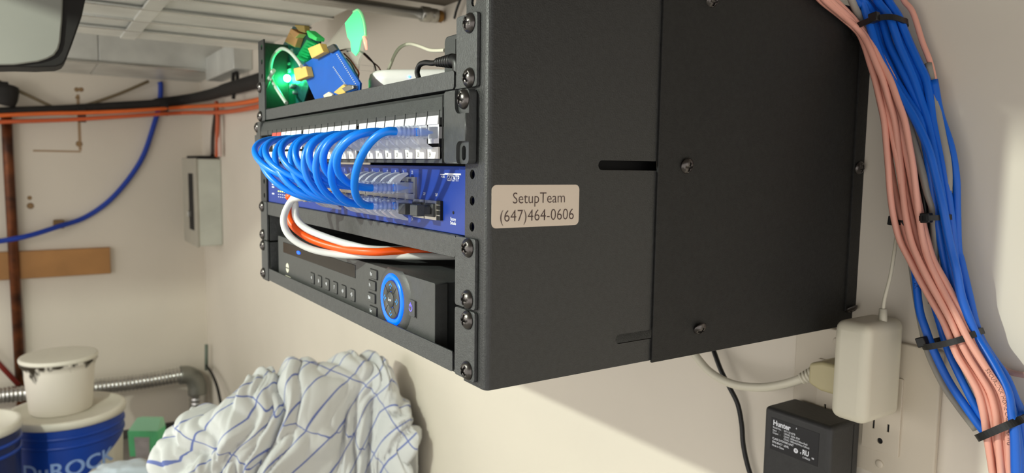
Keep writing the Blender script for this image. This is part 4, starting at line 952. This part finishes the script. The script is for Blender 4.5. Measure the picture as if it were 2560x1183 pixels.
for i in range(NS+1):
    e = i/NS; px = 408+(1034-408)*e
    edge = min(1, (1-abs(2*e-1)**6))
    py = silz(px)
    P = at(px, py-3, depth_at(e, px, py)); s = (Vector((P.x, P.y, 0))-Vector((O0.x, O0.y, 0))).dot(rgt)
    hz = P.z; D = 20+(105-55*e)*math.sqrt(max(0, edge)); arc = 0; prev = None
    for j in range(NT+1):
        t = j/NT; ph = math.pi*(0.02+0.96*t); c_, s_ = math.cos(ph), math.sin(ph)
        d = -D*math.copysign(abs(c_)**0.8, c_); z = zf+(hz-zf)*abs(s_)**0.34 if 0 < j < NT else zf
        base = Vector((P.x, P.y, 0))+fwd*(d-8+10*e)+Vector((0,0,z))
        nrm = (fwd*(d/D)*0.9+rgt*(2*e-1)**3*0.9+Vector((0,0,0.5*s_))).normalized()
        q_ = Vector((s, d*1.0, z))
        w = Vector((noise.noise(q_*0.012), noise.noise(q_*0.012+Vector((9,1,4))), noise.noise(q_*0.012+Vector((3,7,2)))))
        q2 = q_+w*46
        a1 = q2.x*0.62+q2.z*0.78; a2 = q2.x*0.9-q2.z*0.35+q2.y*0.3; left = 1-e
        r1 = abs(noise.noise(Vector((a1*0.008, a2*0.024, 1.7)))*2)**0.6; r2 = abs(noise.noise(Vector((a1*0.018+5, a2*0.048, 4.2)))*2)**0.65
        lob = noise.noise(q_*0.009+Vector((2,2,8)))
        r3 = abs(noise.noise(Vector((a1*0.035+2, a2*0.1, 7.7)))*2)**0.8
        disp = 27*(r1-0.5)+(8+8*left)*(r2-0.5)+(2.2+2*left)*(r3-0.5)+10*lob
        kk = min(1, (z-zf)/80.0)*min(1, 0.25+6*e)
        v = base+nrm*disp*kk; v.y = min(v.y, 379)
        if prev is not None: arc += (base-prev).length
        prev = base
        vs.append(v); uvs.append((s+w.x*22+disp*0.5, arc+w.z*22+disp*0.5))
fs = [(i*(NT+1)+j, (i+1)*(NT+1)+j, (i+1)*(NT+1)+j+1, i*(NT+1)+j+1) for i in range(NS) for j in range(NT)]
mb = MB().add(vs, fs, True)
mb.add([vs[0*(NT+1)+j] for j in range(NT+1)], [list(range(NT+1))], True); mb.add([vs[NS*(NT+1)+j] for j in range(NT+1)], [list(range(NT+1))[::-1]], True)
mc = bpy.data.materials.new('striped_cotton'); mc.use_nodes = True; nt = mc.node_tree; pb_ = nt.nodes['Principled BSDF']; pb_.inputs['Roughness'].default_value = 0.85
uvn = nt.nodes.new('ShaderNodeUVMap'); uvn.uv_map = 'cloth'; sp = nt.nodes.new('ShaderNodeSeparateXYZ'); nt.links.new(uvn.outputs[0], sp.inputs[0])
def stripe(out, period, width, off=0.0):
    a_ = nt.nodes.new('ShaderNodeMath'); a_.operation = 'MULTIPLY_ADD'; a_.inputs[1].default_value = 1/period; a_.inputs[2].default_value = off; nt.links.new(out, a_.inputs[0])
    f_ = nt.nodes.new('ShaderNodeMath'); f_.operation = 'FRACT'; nt.links.new(a_.outputs[0], f_.inputs[0])
    l_ = nt.nodes.new('ShaderNodeMath'); l_.operation = 'LESS_THAN'; l_.inputs[1].default_value = width; nt.links.new(f_.outputs[0], l_.inputs[0]); return l_.outputs[0]
ad = nt.nodes.new('ShaderNodeMath'); ad.operation = 'MULTIPLY_ADD'; ad.inputs[1].default_value = -0.75; nt.links.new(sp.outputs[1], ad.inputs[0]); nt.links.new(sp.outputs[0], ad.inputs[2])
ad2 = nt.nodes.new('ShaderNodeMath'); ad2.operation = 'MULTIPLY_ADD'; ad2.inputs[1].default_value = 0.9; nt.links.new(sp.outputs[0], ad2.inputs[0]); nt.links.new(sp.outputs[1], ad2.inputs[2])
s1 = stripe(ad.outputs[0], 42.0, 0.07); s2 = stripe(ad2.outputs[0], 96.0, 0.028)
mx = nt.nodes.new('ShaderNodeMath'); mx.operation = 'MAXIMUM'; nt.links.new(s1, mx.inputs[0]); nt.links.new(s2, mx.inputs[1])
mixc = nt.nodes.new('ShaderNodeMixRGB'); mixc.inputs[1].default_value = rgb((206,208,208)); mixc.inputs[2].default_value = rgb((104,118,178)); nt.links.new(mx.outputs[0], mixc.inputs[0]); nt.links.new(mixc.outputs[0], pb_.inputs['Base Color'])
cl = obj('crumpled_cloth', mb, mc, weld=False); tag(cl, 'crumpled white cloth with thin blue check lines heaped against the back wall', 'cloth')
ul = cl.data.uv_layers.new(name='cloth'); nn = len(vs)
for lp in cl.data.loops:
    k_ = lp.vertex_index; u_ = uvs[k_] if k_ < nn else (18.0, 0.0); ul.data[lp.index].uv = u_

# ------------------------------------------------------------------ print along the cables
def cable_print(parent, body, pts, r, size, m):
    path = pts if isinstance(pts[0], Vector) else cat([up(px, py, 'y', y) for px, py, y in pts], 10); L = [0]
    for a_, b_ in zip(path, path[1:]): L.append(L[-1]+(b_-a_).length)
    cu = bpy.data.curves.new('t', 'FONT'); cu.body = body; cu.align_x = 'LEFT'; cu.align_y = 'CENTER'
    to = bpy.data.objects.new('t', cu); C.objects.link(to); dg = bpy.context.evaluated_depsgraph_get()
    me = bpy.data.meshes.new_from_object(to.evaluated_get(dg)); bpy.data.objects.remove(to); bpy.data.curves.remove(cu)
    for v in me.vertices:
        d = v.co.x*size; i = 0
        while i < len(L)-2 and L[i+1] < d: i += 1
        a_, b_ = path[i], path[i+1]; T = (b_-a_).normalized(); c = a_+T*(d-L[i])
        n_ = (CAM-c); n_ = (n_-T*n_.dot(T)).normalized(); u_ = n_.cross(T)
        w_ = v.co.y*size/r; q_ = c+(n_*math.cos(w_)+u_*math.sin(w_))*(r+0.08)
        v.co = (q_-ORG[parent])*S
    me.name = 'lettering'; o = bpy.data.objects.new('lettering', me); C.objects.link(o); me.materials.append(m); o.parent = parent; ORG[o] = ORG[parent]
cable_print(CAB_LOW, 'SECURLINK', [(2281,640,359.5),(2288,681,357),(2298,771,354),(2314,823,353),(2336,881,354)], 3.0, 5.2, M('navy_print', (14,50,130), 0.6))

o_, p_ = PINK[6]; p_ = [q for q in p_ if q.z < -178]
cable_print(o_, 'SECURLINK HOME CABLE 24AWG', p_, 2.45, 3.6, M('brown_print', (110,70,62), 0.6))
